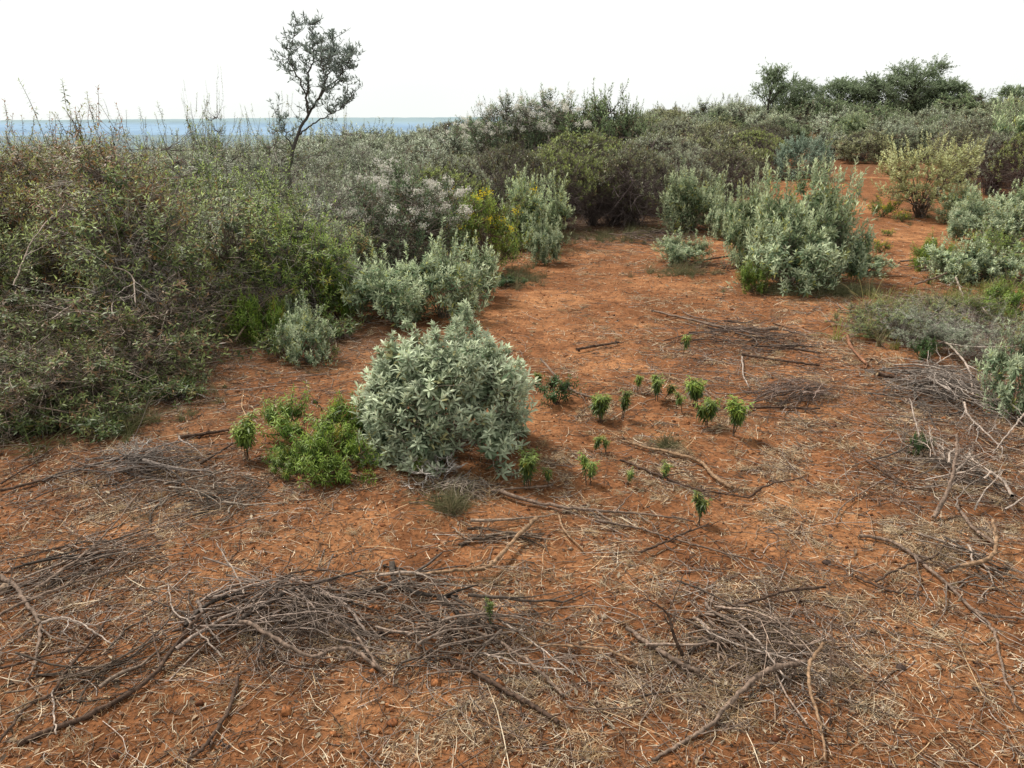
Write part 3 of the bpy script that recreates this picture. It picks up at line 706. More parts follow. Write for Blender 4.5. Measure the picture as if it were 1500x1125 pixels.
put('darkround', 1172, 262, 85, 198, 'rounded dark silver shrub behind the tall silver clump', rz=1)
put('cap0', 1108, 262, 70, 215, 'dull olive shrub left of the rounded dark silver shrub', rz=1)
put('silverpale', 1345, 318, 135, 200, 'pale yellow vase shaped shrub on the red soil slope', rz=.3)
put('yellowsmall', 1292, 318, 40, 290, 'yellow flowered herb left of the pale yellow shrub', rz=0)
put('yellowsmall', 1322, 325, 26, 308, 'tiny yellow flowered herb at the foot of the pale yellow shrub', rz=2)
put('yellowsmall', 1290, 370, 28, 350, 'small yellow green herb on red soil right of the tall silver clump', rz=3)
put('yellowsmall', 1300, 345, 20, 335, 'smallest yellow herb between the other two on the red soil', rz=4)
put('silver1', 1430, 352, 90, 290, 'silver bush on the red slope at the right edge', rz=0)
put('silver0', 1480, 362, 90, 300, 'silver bush cut by the right edge of the view, upper one', rz=2)
put('silver0', 1420, 415, 95, 362, 'grey silver bush behind the tangle of dead branches on the right', rz=3)
put('silver1', 1490, 415, 90, 360, 'dark silver bush behind dead branches at the right edge', rz=5)
put('green1', 1365, 395, 62, 338, 'bright green umbrella topped bush on brown stems at the right', rz=0)
put('green0', 1485, 462, 80, 405, 'green bush at the right edge beside yellow grass', rz=1)
put('green1', 1440, 465, 60, 425, 'yellowish green bush in front of the dead branches at the right', rz=3)
put('silver0', 1478, 605, 110, 478, 'silver shrub at the right edge behind grey dead twigs', rz=1)
put('darkgreen', 1352, 530, 34, 490, 'small green sprig inside the grey twig tangle on the right', rz=1)
put('darkgreen', 1345, 668, 30, 630, 'little green sprig among upright bare twigs on the right', rz=4)
put('darkgreen', 745, 420, 50, 400, 'low dark green bush at the edge of the clearing below yellow flowers', rz=4)
# brown scrub in the centre
G1 = 'brown stemmed shrubs along the back of the clearing'
for k, (x, y, w, t, key, lb) in enumerate([
        (660, 352, 130, 215, 'cap2', 'grey brown shrub behind the white seed head shrub'),
        (748, 340, 130, 205, 'cap1', 'brown stemmed shrub behind the yellow flowered bush'),
        (815, 335, 120, 212, 'cap0', 'brown stemmed shrub with yellow green crown, centre of the back row'),
        (868, 330, 110, 222, 'cap0', 'olive crowned shrub with bare dark stems in the back row'),
        (925, 332, 140, 208, 'cap1', 'wide dark twiggy shrub facing the clearing'),
        (985, 318, 110, 212, 'cap2', 'twiggy shrub behind the small upright silver shrub'),
        (1050, 300, 120, 212, 'cap1', 'dark brown shrub left of the tall silver clump'),
        (855, 300, 190, 188, 'cap0', 'broad shrub in the second row behind the clearing'),
        (960, 290, 170, 190, 'cap2', 'broad grey shrub in the second row right of centre')]):
    put(key, x, y, w, t, lb, G1, rz=k * 1.3)
for (x, y, w, t, key, lb) in [(745, 258, 130, 140, 'whiteflower', 'high shrub with white blossom at the left of the skyline mound'),
                          (805, 255, 140, 132, 'whiteflower', 'tallest white blossomed shrub of the skyline mound'),
                          (868, 255, 130, 134, 'hillside1', 'dark green shrub on the skyline mound'),
                          (915, 252, 90, 152, 'hillside1', 'dark green shrub at the right end of the skyline mound'),
                          (690, 258, 90, 172, 'whiteflower', 'lower shrub with pale blossom on the left flank of the skyline mound')]:
    put(key, x, y, w, t, lb, rz=x * .1)

put('tangle2', 508, 300, 105, 162, 'tall grey green shrub just right of the slender tree trunk', rz=1)
put('tangle1', 398, 290, 90, 168, 'tall loose olive shrub just left of the slender tree trunk', rz=2)
put('tangle2', 432, 300, 80, 222, 'low pale shrub hiding the foot of the slender tree', rz=2.6)
put('tangle1', 318, 300, 60, 140, 'narrow shrub with one shoot rising above the horizon at left', rz=3)
for k, (x, y, w, t, ky, lb) in enumerate([
    (1290, 490, 120, 432, 'tangle1', 'low twiggy olive bush at the left end of the right side grass patch'), (1350, 508, 120, 440, 'tangle2', 'low grey twiggy bush in the middle of the right side grass patch'),
    (1405, 480, 120, 425, 'tangle1', 'low olive bush at the back of the right side grass patch'), (1450, 530, 110, 450, 'tangle2', 'grey twiggy bush left of the silver shrub at the right edge'),
    (1400, 412, 90, 345, 'silver1', 'bushy silver green shrub right of the umbrella topped bush'), (1455, 405, 110, 335, 'tangle3', 'dark green shrub between silver bushes near the right edge'),
    (1410, 330, 70, 275, 'silvertall0', 'upright silver green shrub on the red slope near the right edge'), (1490, 340, 90, 268, 'silver0', 'large silver green shrub cut by the right edge on the red slope'),
    (1262, 236, 90, 190, 'hillside3', 'brownish shrub above the small bare red patch'), (1310, 230, 110, 180, 'hillside0', 'grey green shrub above and left of the pale yellow shrub'),
    (1405, 268, 110, 185, 'cap1', 'brown shrub right behind the pale yellow shrub'), (1450, 285, 110, 190, 'cap2', 'brown grey shrub between the pale yellow shrub and the right edge'),
    (1500, 292, 110, 185, 'cap0', 'olive brown shrub cut by the right edge of the view'),
    (1215, 232, 60, 190, 'hillside2', 'pale shrub just right of the rounded dark silver shrub')]):
    put(ky, x, y, w, t, lb, rz=k * .9)
# ------------------------------------------------------------------ scrub thickets (scattered)
rng = np.random.default_rng(7)
def place_px(x, y):
    z = float(terrain(x, y)); a, b_, c = project(np.array([[x, y, z]])); return float(a[0]), float(b_[0]), z
hero_xy = []
cnt = 0
yv = 7.6
while yv < 74:
    spc = 1.25 + .052 * (yv - 7)
    xv = -.82 * yv - 1
    while xv < .78 * yv + 1:
        x = xv + rng.uniform(-.35, .35) * spc; y = yv + rng.uniform(-.35, .35) * spc
        px, py, z = place_px(x, y)
        xv += spc
        if px < -160 or px > 1660: continue
        if py > boundary(px) - (3 if px > 560 else 0): continue
        if 1130 < px < 1400 and py > 228 and rng.uniform() < .6: continue
        if px < 560 and py < 250 and rng.uniform() < .35: continue
        # left thicket
        u = rng.uniform()
        if px < 560 and y < 24:
            hgt = 2.05 * rng.uniform(.75, 1.16) if px < 330 else 1.75 * rng.uniform(.62, 1.2)
            if px > 430: hgt *= .95
            if y > 12: hgt *= rng.choice([.85, .95, 1.05]) if px < 190 else rng.choice([.9, 1.1, 1.25])
            if px < 200: key = 'tangle0' if u < .6 else ('tangle1' if u < .85 else 'tangle3')
            elif px < 380: key = 'tangle2' if u < .42 else ('tangle1' if u < .75 else ('tangle3' if u < .9 else 'tangle0'))
            else: key = 'tangle3' if u < .3 else ('tangle2' if u < .75 else 'tangle1')
            if y > 13 and u < .5: key = 'tangle2'  # paler kind farther back, distance haze painted as leaf colour
            if y < 11 and key == 'tangle2': key = 'tangle1' if u > .2 else 'tangle3'
            s = hgt / 2.0
            sxy = s * rng.uniform(.9, 1.15) * (1 + .02 * (y - 8))
            lab = {'tangle0': 'tangled shrub with reddish brown withered leaves in the left thicket', 'tangle1': 'tangled shrub with olive leaves in the left thicket',
                   'tangle2': 'pale grey green shrub with upright shoots in the left thicket', 'tangle3': 'leafy green shrub in the left thicket'}[key]
            plant(key, (x, y, z - .05), rng.uniform(0, 6.28), (sxy, sxy, s), lab, 'shrubs of the left thicket')
        else:
            if px < 650:
                key = 'hillside2' if u < .4 else ('hillside0' if u < .8 else 'tangle2'); hgt = 1.35
            elif py > 215:
                key = ['cap0', 'cap1', 'cap2', 'hillside3'][int(u * 4)]; hgt = 1.35
                if px > 1180: hgt = 1.2
            else:
                key = ['hillside0', 'hillside1', 'hillside2', 'hillside3', 'hillside0'][int(u * 5)]; hgt = 1.3
            hgt *= rng.choice([.6, .8, 1.0, 1.3], p=[.25, .3, .3, .15]) * rng.uniform(.9, 1.12)
            s = hgt / 1.6; sxy = s * rng.uniform(.95, 1.25) * (1 + .010 * (y - 15))
            lab = {'cap0': 'olive crowned brown stemmed shrub on the far slope', 'cap1': 'dark brown twiggy shrub on the far slope', 'cap2': 'grey crowned twiggy shrub on the far slope',
                   'tangle2': 'pale shrub with upright shoots beyond the left thicket', 'hillside0': 'grey green rounded shrub on the far hillside', 'hillside1': 'dark green rounded shrub on the far hillside',
                   'hillside2': 'pale silvery rounded shrub on the far hillside', 'hillside3': 'brownish olive rounded shrub on the far hillside'}[key]
            plant(key, (x, y, z - .05), rng.uniform(0, 6.28), (sxy, sxy, s), lab, 'scrub on the far slope')
        cnt += 1
    yv += spc * .9
print('scatter', cnt)
# silvery accents on the hillside
for k, (x, y, w, t) in enumerate([(1250, 205, 45, 168), (1190, 178, 40, 150), (1420, 255, 110, 165), (1480, 260, 90, 150), (1380, 235, 80, 170), (1300, 212, 60, 175), (1120, 195, 60, 160)]):
    lb = ['pale green feathery shrub in the middle of the hillside', 'pale shrub below the ridge trees', 'wide brownish shrub with pale shoots right of the pale yellow shrub', 'tall pale shrub at the right edge of the hillside',
          'grey shrub above the pale yellow shrub', 'small grey shrub above the bare red patch', 'grey shrub on the slope below the leftmost ridge tree'][k]
    put(['silvertall0', 'silvertall1', 'cap2', 'silvertall0', 'hillside0', 'hillside2', 'hillside2'][k], x, y, w, t, lb, rz=k)

# ------------------------------------------------------------------ saplings
def sapling(seed, hgt, rad, n_stem=2, dark=0):
    rng = np.random.default_rng(seed); S, Lm = MB(), MB()
    tops = np.stack([rng.normal(0, rad * .6, n_stem), rng.normal(0, rad * .6, n_stem), hgt * rng.uniform(.72, .98, n_stem)], -1)
    base = np.stack([rng.normal(0, .012, n_stem), rng.normal(0, .012, n_stem), np.full(n_stem, -.01)], -1)
    c = (base + tops) / 2 + rng.normal(0, .01, base.shape)
    tubes(S, bezier(base, c, tops, 6), np.linspace(.004, .002, 6)[None] * np.ones((n_stem, 1)), np.array((.11, .075, .05)), 5, rng)
    m = 28; nb = 6
    # each stem carries a few short side shoots near its top
    st = np.repeat(tops, nb, 0) * np.array([1, 1, 1]); fr_ = rng.uniform(.62, 1.0, (len(st), 1)); bb = np.repeat(base, nb, 0); st0 = bb + (st - bb) * fr_
    ang_ = rng.uniform(0, 2 * PI, len(st)); st1 = st0 + np.stack([np.cos(ang_), np.sin(ang_), np.full(len(st), .7)], -1) * rad * rng.uniform(.35, .95, (len(st), 1))
    tubes(S, bezier(st0, (st0 + st1) / 2, st1, 3), np.full((len(st), 1), .0016) * np.ones((1, 3)), np.array((.12, .10, .05)), 4, rng)
    A = np.concatenate([base, st0]); B = np.concatenate([tops, st1]); lo_ = np.concatenate([np.full(n_stem, .5), np.full(len(st), -.35)])
    n_ = len(A); w = np.linspace(0, 1, m)[None] * np.ones((n_, 1)); t = 1 - w * (1 - lo_[:, None])
    pos = A[:, None] + (B - A)[:, None] * t[..., None]
    th = np.arange(m)[None] * 2.4 + rng.uniform(0, 6, (n_, 1))
    out = np.stack([np.cos(th), np.sin(th), .9 - 1.75 * w ** .6 + rng.normal(0, .35, th.shape)], -1)
    L_ = np.minimum(rad * .62, .07) * (.45 + .7 * np.sin(np.clip(w * 1.3 + .15, 0, 1) * PI * .6)) * rng.uniform(.7, 1.2, w.shape)
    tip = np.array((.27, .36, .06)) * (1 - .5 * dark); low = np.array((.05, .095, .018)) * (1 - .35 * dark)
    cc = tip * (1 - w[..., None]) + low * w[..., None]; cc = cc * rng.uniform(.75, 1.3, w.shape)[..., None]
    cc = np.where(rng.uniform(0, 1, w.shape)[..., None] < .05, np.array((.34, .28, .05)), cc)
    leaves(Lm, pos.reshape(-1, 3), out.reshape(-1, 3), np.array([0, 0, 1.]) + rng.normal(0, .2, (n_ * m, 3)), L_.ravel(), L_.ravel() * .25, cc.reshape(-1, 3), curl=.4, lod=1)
    return S, Lm
SAP = [(1000, 522, 24, 488, 'lone green sapling near the far heap of branches'),
       (882, 618, 36, 582, 'green sapling at the left of the sapling group right of the silver shrub'),
       (914, 612, 28, 566, 'taller narrow sapling next to the leftmost one in the group'),
       (933, 574, 20, 546, 'small sapling at the back left of the group'),
       (962, 588, 30, 553, 'sapling with hanging leaves at the back middle of the group'), (976, 584, 22, 556, 'thin sapling just right of the back middle sapling'),
       (1016, 596, 34, 555, 'two headed sapling at the back right of the group'), (994, 606, 22, 575, 'faint small sapling left of the two headed one'),
       (1033, 626, 34, 584, 'rounded dark sapling in front of the two headed one'), (1072, 638, 36, 584, 'tallest bushy sapling at the right end of the group'),
       (872, 662, 24, 634, 'small sapling with two tufts, left tuft, below the group'), (888, 664, 18, 638, 'small right tuft beside the two tufted sapling'),
       (864, 710, 30, 668, 'mushroom shaped sapling on a bare stem'),
       (772, 716, 38, 662, 'dense dark sapling below right of the big silver shrub'), (806, 712, 26, 680, 'little sapling right beside the dense dark one'),
       (924, 712, 20, 688, 'tiny sapling between two others on straw'), (968, 704, 24, 676, 'yellow green sapling by a long bare branch'),
       (1026, 770, 32, 726, 'leaning dark sapling alone on the lower right straw'), (724, 932, 22, 872, 'upright narrow seedling among foreground brush'),
       (364, 672, 42, 612, 'bright green sapling left of the green clump'), (788, 566, 22, 540, 'small sprig touching the right side of the silver shrub'),
       (418, 705, 24, 688, 'tiny bright seedling at the front of the green clump'), (612, 700, 22, 670, 'small dark seedling under the front of the silver shrub')]
for k, (x, y, w, t, lb) in enumerate(SAP):
    b = gp(x, y); kk = mpp(b); hm = height_at(b, t); rm = w * kk / 2 * .86
    S, Lm = sapling(500 + k, hm, rm, 1 + (w > 26) + 2 * (w > 33), dark=(k % 3) * .4 if k not in (13, 17, 18) else .9)
    r = thing('sapling', lb, 'sapling', b, 0, 'green saplings on the red soil')
    part('stem', S.mesh('sapling_stem', M_BARK), r); part('foliage', Lm.mesh('sapling_foliage', M_GREEN), r)

# ------------------------------------------------------------------ fallen branches
def smooth_poly(P, n):
    P = np.asarray(P, float)
    if len(P) == 2: P = np.array([P[0], (P[0] * 2 + P[1]) / 3, (P[0] + 2 * P[1]) / 3, P[1]])
    Q = np.vstack([2 * P[0] - P[1], P, 2 * P[-1] - P[-2]])
    out = []
    seg = len(P) - 1; tt = np.linspace(0, seg, n)
    for t in tt:
        i = min(int(t), seg - 1); f = t - i
        a, b, c, d = Q[i], Q[i + 1], Q[i + 2], Q[i + 3]
        out.append(.5 * ((2 * b) + (-a + c) * f + (2 * a - 5 * b + 4 * c - d) * f * f + (-a + 3 * b - 3 * c + d) * f ** 3))
    return np.array(out)

def fallen(k, pts, w0, w1, lift, twigs, c, label):
    rng = np.random.default_rng(900 + k)
    W = []
    for j, (x, y) in enumerate(pts):
        lf = lift[j] if isinstance(lift, (list, tuple)) else lift
        # lifted points are slid toward the camera foot so that they stay where seen
        b = gp(x, y)
        if lf > .03:
            dd = ray(x, y); tt_ = (H - b[2] - lf) / -dd[2]; b = np.array([0, 0, H]) + dd * tt_
        else: b[2] += lf
        W.append(b)
    W = np.array(W); k0 = mpp(W[0]); k1 = mpp(W[-1]); n = max(18, len(pts) * 7)
    P = smooth_poly(W, n)
    r = np.linspace(w0 * k0, w1 * k1, n) / 2 * (.62 if c[0] > .3 else .78) * (1 + rng.normal(0, .07, n))
    P[:, 2] += r * .8 + .004
    seglen = np.linalg.norm(P[-1] - P[0])
    jit = rng.normal(0, 1, (n, 3)); jit = jit * np.array([1, 1, .5]) * .0020 * (1 + .6 * seglen)
    P = P + jit
    P[:, 2] = np.maximum(P[:, 2], terrain(P[:, 0], P[:, 1]) + r * .35)
    mb = MB(); c = np.asarray(c, float)
    cc = c * rng.uniform(.7, 1.3, (n, 1)) * np.array([1, .95, .9])
    tubes(mb, P[None], r[None], cc[None], 7, rng)
    # cut ends
    for e, idx in ((0, 0), (1, n - 1)):
        base = idx * 7; 
        ce = len(mb.v[0]); mb.add(P[idx][None], np.array([.42, .30, .17]) if w0 > 5 and e == 0 else c)
        ring = [base + s for s in range(7)]
        mb.t.append(np.array([[ring[s], ring[(s + 1) % 7], mb.n - 1] for s in range(7)]))
    if twigs:
        idx = rng.integers(int(n * .25), n, twigs); s = P[idx]
        tan = norm(np.gradient(P, axis=0))[idx]; side = norm(np.cross(tan, [0, 0, 1.])) * rng.choice([-1, 1], (twigs, 1))
        L_ = seglen * rng.uniform(.1, .38, (twigs, 1)); 
        e = s + (norm(tan * rng.uniform(.4, 1.2, (twigs, 1)) + side * rng.uniform(.3, .9, (twigs, 1)) + np.array([0, 0, .12]) * rng.normal(.6, 1, (twigs, 1)))) * L_
        m = (s + e) / 2 + rng.normal(0, .08, s.shape) * L_
        TT = bezier(s, m, e, 8); TT[:, 1:] += (rng.normal(0, .006, (twigs, 7, 3))).cumsum(1)
        TT[..., 2] = np.maximum(TT[..., 2], terrain(TT[..., 0], TT[..., 1]) + .004)
        rt = np.minimum(r[idx], w0 * k0 * .22)[:, None] * np.linspace(.8, .25, 8)[None]
        tubes(mb, TT, rt, c * rng.uniform(.8, 1.4, (twigs, 1)), 4, rng)
        i2 = rng.integers(0, twigs, twigs * 2); s = TT[i2, rng.integers(3, 7, twigs * 2)]
        e = s + norm(TT[i2, 7] - TT[i2, 3] + rng.normal(0, .5, s.shape) * L_[i2] * .6) * L_[i2] * .45
        TT = bezier(s, (s + e) / 2, e, 5); TT[..., 2] = np.maximum(TT[..., 2], terrain(TT[..., 0], TT[..., 1]) + .003)
        tubes(mb, TT, np.full((len(s), 1), .0016) * np.linspace(1.2, .6, 5)[None], c * rng.uniform(.9, 1.5, (len(s), 1)), 3, rng)
    me = mb.mesh('fallen_branch', M_BARK)
    solo('fallen_branch', me, label, 'branch', group='cut branches lying on the soil')

SLENDER()
DK = (.085, .055, .04); GR = (.19, .14, .11); LT = (.36, .30, .26); TN = (.26, .17, .105); RD = (.24, .12, .07)
BRANCHES = [
 ([(60,480),(130,432),(185,405)],4,3,[.5,.6,.7],7,LT,'pale dead branch rising through the left thicket, lower left one'),
 ([(140,388),(190,402),(199,446)],4,3,[.9,.8,.6],6,LT,'pale bent dead branch in the left thicket'),
 ([(225,425),(290,384),(350,378)],3,2,[.6,.8,.9],7,LT,'pale thin dead branch reaching right in the left thicket'),
 ([(20,420),(50,350),(95,300)],4,2,[.7,1.1,1.4],7,LT,'pale dead branch leaning right at the left edge thicket'),
 ([(345,500),(385,445),(430,425)],4,2,[.1,.35,.5],7,GR,'grey dead branch slanting out of the thicket behind the small silver plant'),
 ([(26,1092),(142,1047),(224,999),(261,946),(295,902),(336,883),(392,864),(429,842),(485,836)],12,3,[0,0,.02,.05,.1,.1,.1,.12,.12],9,DK,'longest dark branch rising from the lower left corner into the left foreground brush heap'),
 ([(2,851),(25,865),(40,890),(58,915),(58,945),(50,985),(35,1010)],10,3,0.01,4,GR,'crooked grey branch entering at the left edge and bending down'),
 ([(62,915),(93,907),(123,917),(164,945)],7,3,.05,2,LT,'pale arched side branch forking right from the crooked grey branch'),
 ([(58,920),(30,940),(0,961)],5,3,.02,1,GR,'short grey branch running to the left edge below the crooked branch'),
 ([(56,873),(78,857),(131,816),(160,786),(205,730)],8,2,.03,6,GR,'grey branch slanting up right toward the grey twig heap at left'),
 ([(0,909),(37,890),(112,860),(168,844),(231,823),(276,816)],6,2.5,.02,3,GR,'long straight stick from the left edge ending near the bare patch'),
 ([(351,913),(373,920),(411,943),(455,965),(481,957),(515,963),(560,988)],8,7,[.1,.1,.08,.04,.04,.03,.01],5,GR,'sinuous grey branch along the bottom of the left foreground heap'),
 ([(489,913),(519,931),(556,987)],8,5,[.08,.05,.02],1,GR,'short thick stick leaning on the right end of the left foreground heap'),
 ([(351,995),(336,1043),(310,1088),(276,1122)],8,7,.01,3,DK,'dark stick running down to the bottom edge below the left heap'),
 ([(0,1096),(41,1043),(75,1025),(97,991),(123,961),(160,913)],6,5,.015,4,DK,'dark bent branch parallel to and above the longest branch'),
 ([(317,797),(351,853),(358,872)],3,4,[.16,.1,.08],1,LT,'whitish bare stick poking up above the left foreground heap'),
 ([(246,857),(254,894),(284,920),(328,972)],3,4,[.12,.1,.08,.02],3,LT,'pale thin stick crossing the longest dark branch'),
 ([(0,985),(71,965),(150,950)],5,3,.01,2,DK,'thin dark stick lying level near the left edge'),
 ([(78,1017),(84,1084)],4,4,.02,0,LT,'short pale upright stick over the longest branch at lower left'),
 ([(0,724),(56,709),(86,698),(127,681)],6,2,.01,3,DK,'dark branch at the left edge beside the grey twig heap, lower one'),
 ([(0,713),(37,690),(71,666)],4,2,.01,1,DK,'dark branch at the left edge beside the grey twig heap, upper one'),
 ([(261,646),(310,638),(336,633)],8,4,.01,1,DK,'short thick dark branch on the path left of the green sapling'),
 ([(295,685),(336,659),(358,647)],5,3,.02,2,DK,'dark branch just under the bright green left sapling'),
 ([(532,849),(612,844),(668,838),(709,836),(731,819),(761,786),(786,762)],6,8,[.03,.04,.05,.04,.04,.05,.06],5,TN,'bent tan branch rising right from the middle foreground heap'),
 ([(731,726),(776,741),(828,750),(892,756),(948,760),(1015,769)],8,3,.02,5,GR,'long level branch below the dense dark sapling'),
 ([(631,735),(731,724),(810,717)],4,4,.02,3,GR,'thin level branch under the front of the big silver shrub'),
 ([(873,767),(929,777),(967,788),(1004,799),(1060,814),(1135,833)],5,3,.01,4,GR,'long thin branch descending right across the centre right soil'),
 ([(937,819),(978,801),(1038,775)],6,3,.03,2,DK,'dark branch crossing the long thin one and pointing to the leaning sapling'),
 ([(660,976),(694,991),(739,1017),(784,1042),(817,1064)],8,9,.01,1,DK,'straight thick brown stick below the seedling at bottom centre'),
 ([(593,924),(657,922),(709,931),(743,950),(791,995),(825,1025)],5,6,[.04,.05,.06,.05,.03,.01],4,GR,'curved branch through the seedling brush heap'),
 ([(761,950),(836,954),(892,961),(940,984)],5,6,.02,3,TN,'tan branch extending right from the seedling brush heap'),
 ([(701,958),(739,967),(784,978),(836,984)],5,4,.04,2,LT,'pale curved stick in front of the seedling'),
 ([(735,913),(769,935),(840,989)],4,4,.05,1,LT,'pale straight stick slanting down right of the seedling'),
 ([(918,928),(955,954),(997,980),(1023,991)],8,9,.015,4,GR,'thick grey branch at the left of the lower right branch heap'),
 ([(1000,969),(989,939),(978,902),(948,879)],8,3,[.02,.12,.2,.26],4,DK,'dark forked branch standing up at the lower right heap'),
 ([(980,895),(1004,838)],3,2,[.2,.3],1,DK,'thin dark spike rising from the forked standing branch'),
 ([(817,758),(828,786),(855,812)],4,3,.02,1,TN,'short tan stick below the long level branch'),
 ([(825,1032),(847,1043),(929,1042)],4,3,.01,2,GR,'thin grey stick lying level at bottom centre right'),
 ([(696,1040),(709,1060),(750,1083)],3,3,.01,1,TN,'small tan stick near the bottom centre'),
 ([(953,1117),(1004,1088),(1042,1067),(1085,1024),(1124,986),(1179,973)],7,11,[0,0,.01,.03,.05,.05],5,GR,'thick rough grey log slanting up from the bottom edge'),
 ([(1256,789),(1303,798),(1337,819),(1388,862),(1418,892),(1452,926),(1469,990),(1493,1043)],7,4,.01,5,GR,'longest grey branch at right curving down to the lower right corner'),
 ([(1418,896),(1452,907),(1500,911)],6,4,.01,2,GR,'grey side branch running to the right edge'),
 ([(1281,862),(1324,838),(1367,824),(1388,798)],5,2.5,.03,3,DK,'brown branch crossing the longest right branch'),
 ([(1405,841),(1448,821),(1459,798),(1454,764)],9,6,[.03,.06,.1,.15],3,TN,'thick bent branch with tan bark at the foot of the right twig heap'),
 ([(1367,764),(1388,721),(1399,678),(1401,640)],9,5,[.01,.15,.28,.36],6,GR,'grey stub standing upright in the right twig heap'),
 ([(1401,751),(1422,781),(1456,806)],6,6,.03,2,GR,'short thick branch under the upright stub at right'),
 ([(1004,913),(1042,902),(1111,888),(1153,868),(1209,862)],4,6,[0,.01,.03,.05,.05],4,DK,'long dark branch arching above the lower right heap'),
 ([(1252,849),(1303,870),(1350,877)],5,3,.01,2,DK,'thin dark stick left of the longest right branch'),
 ([(1025,909),(1042,930),(1111,956),(1179,973)],4,5,[.08,.06,.06,.05],3,LT,'whitish curved stick in the lower right heap'),
 ([(1085,917),(1115,947),(1149,994)],5,4,[.1,.08,.04],3,LT,'whitish straight stick crossing the lower right heap'),
 ([(1205,947),(1185,981),(1188,1020),(1200,1067),(1209,1120)],8,4,[.12,.08,.05,.02,.01],3,TN,'tan ended branch bending down to the bottom edge'),
 ([(1220,900),(1217,981),(1215,1067)],2.5,3,[.14,.08,.01],1,DK,'thin upright stem beside the tan ended branch'),
 ([(1363,1080),(1435,1075)],3,2,.01,1,TN,'small stick on bare soil in the lower right corner'),
 ([(1098,732),(1124,713),(1179,700)],5,2.5,[.01,.12,.2],1,DK,'dark arching twig springing from the soil at centre right'),
 ([(910,650),(940,659),(1017,678),(1042,700),(1072,721)],4,8,.015,3,TN,'curved tan branch above the yellow green sapling'),
 ([(1269,681),(1320,715)],4,5,.02,1,DK,'short dark stick left of the right twig heap'),
 ([(1220,772),(1239,742),(1299,706)],3,3,.02,2,GR,'thin grey twig pointing at the right twig heap'),
 ([(909,678),(955,696),(1001,715),(1047,725),(1099,733)],5,3,.01,4,DK,'long thin branch behind the leaning dark sapling'),
 ([(844,517),(875,511),(906,506)],5,4,.02,4,DK,'dark twiggy stick on bare soil behind the sapling group'),
 ([(955,460),(1016,475),(1065,486),(1139,488)],4,6,.03,6,GR,'long branch on top of the far branch heap'),
 ([(1087,524),(1139,532),(1200,540)],5,4,.02,4,DK,'dark stick at the front right of the far branch heap'),
 ([(1060,603),(1139,602),(1200,604)],5,4,.02,3,DK,'straight dark stick under the fine twig bundle'),
 ([(792,527),(829,573),(869,587)],4,5,[.1,.03,.01],3,GR,'grey branch leaning off the right side of the silver shrub'),
 ([(1087,527),(1088,552),(1097,572)],4,3,.02,1,LT,'pale curved stick linking the far heap and the fine twig bundle'),
 ([(1100,512),(1150,515),(1200,523)],4,4,.03,3,DK,'dark stick along the far branch heap'),
 ([(1241,492),(1245,513),(1269,537)],6,5,[.06,.03,.01],1,RD,'reddish orange broken stick beside the right grass patch'),
 ([(1284,553),(1308,557),(1348,567),(1420,567)],9,4,.015,3,DK,'blackened branch end pointing left from the right tangle'),
 ([(1356,487),(1388,505),(1417,540),(1425,580)],5,4,[.15,.15,.12,.08],6,LT,'pale bowed branch over the right tangle'),
 ([(1351,547),(1401,516)],4,3,[.04,.12],3,LT,'pale forked twig at the front of the right tangle'),
 ([(1412,591),(1420,612),(1465,655)],5,4,[.14,.1,.04],5,LT,'bleached forked branch below the right edge silver shrub'),
 ([(1452,671),(1484,628),(1500,607)],3,4,[.03,.1,.14],3,LT,'bleached twig crossing near the right edge'),
 ([(1332,585),(1345,636),(1348,673)],3,5,[.25,.12,.01],4,LT,'pale upright twig left of the right twig heap'),
 ([(1361,625),(1367,660),(1377,685)],3,4,[.2,.1,.02],3,LT,'pale upright twig in the middle of the right twig heap'),
 ([(1030,310+75),(1075,378),(1120,372)],3,4,.03,3,DK,'dark stick under the low dusty silver bush'),
 ([(1340,418),(1385,402),(1440,372)],4,3,[.05,.15,.2],7,GR,'grey dead branch in front of the upper right silver bushes'),
 ([(1400,408),(1412,440)],4,5,[.15,.05],2,LT,'pale stub hanging down at the upper right dead branch'),
]
for k, a in enumerate(BRANCHES): fallen(k, *a)

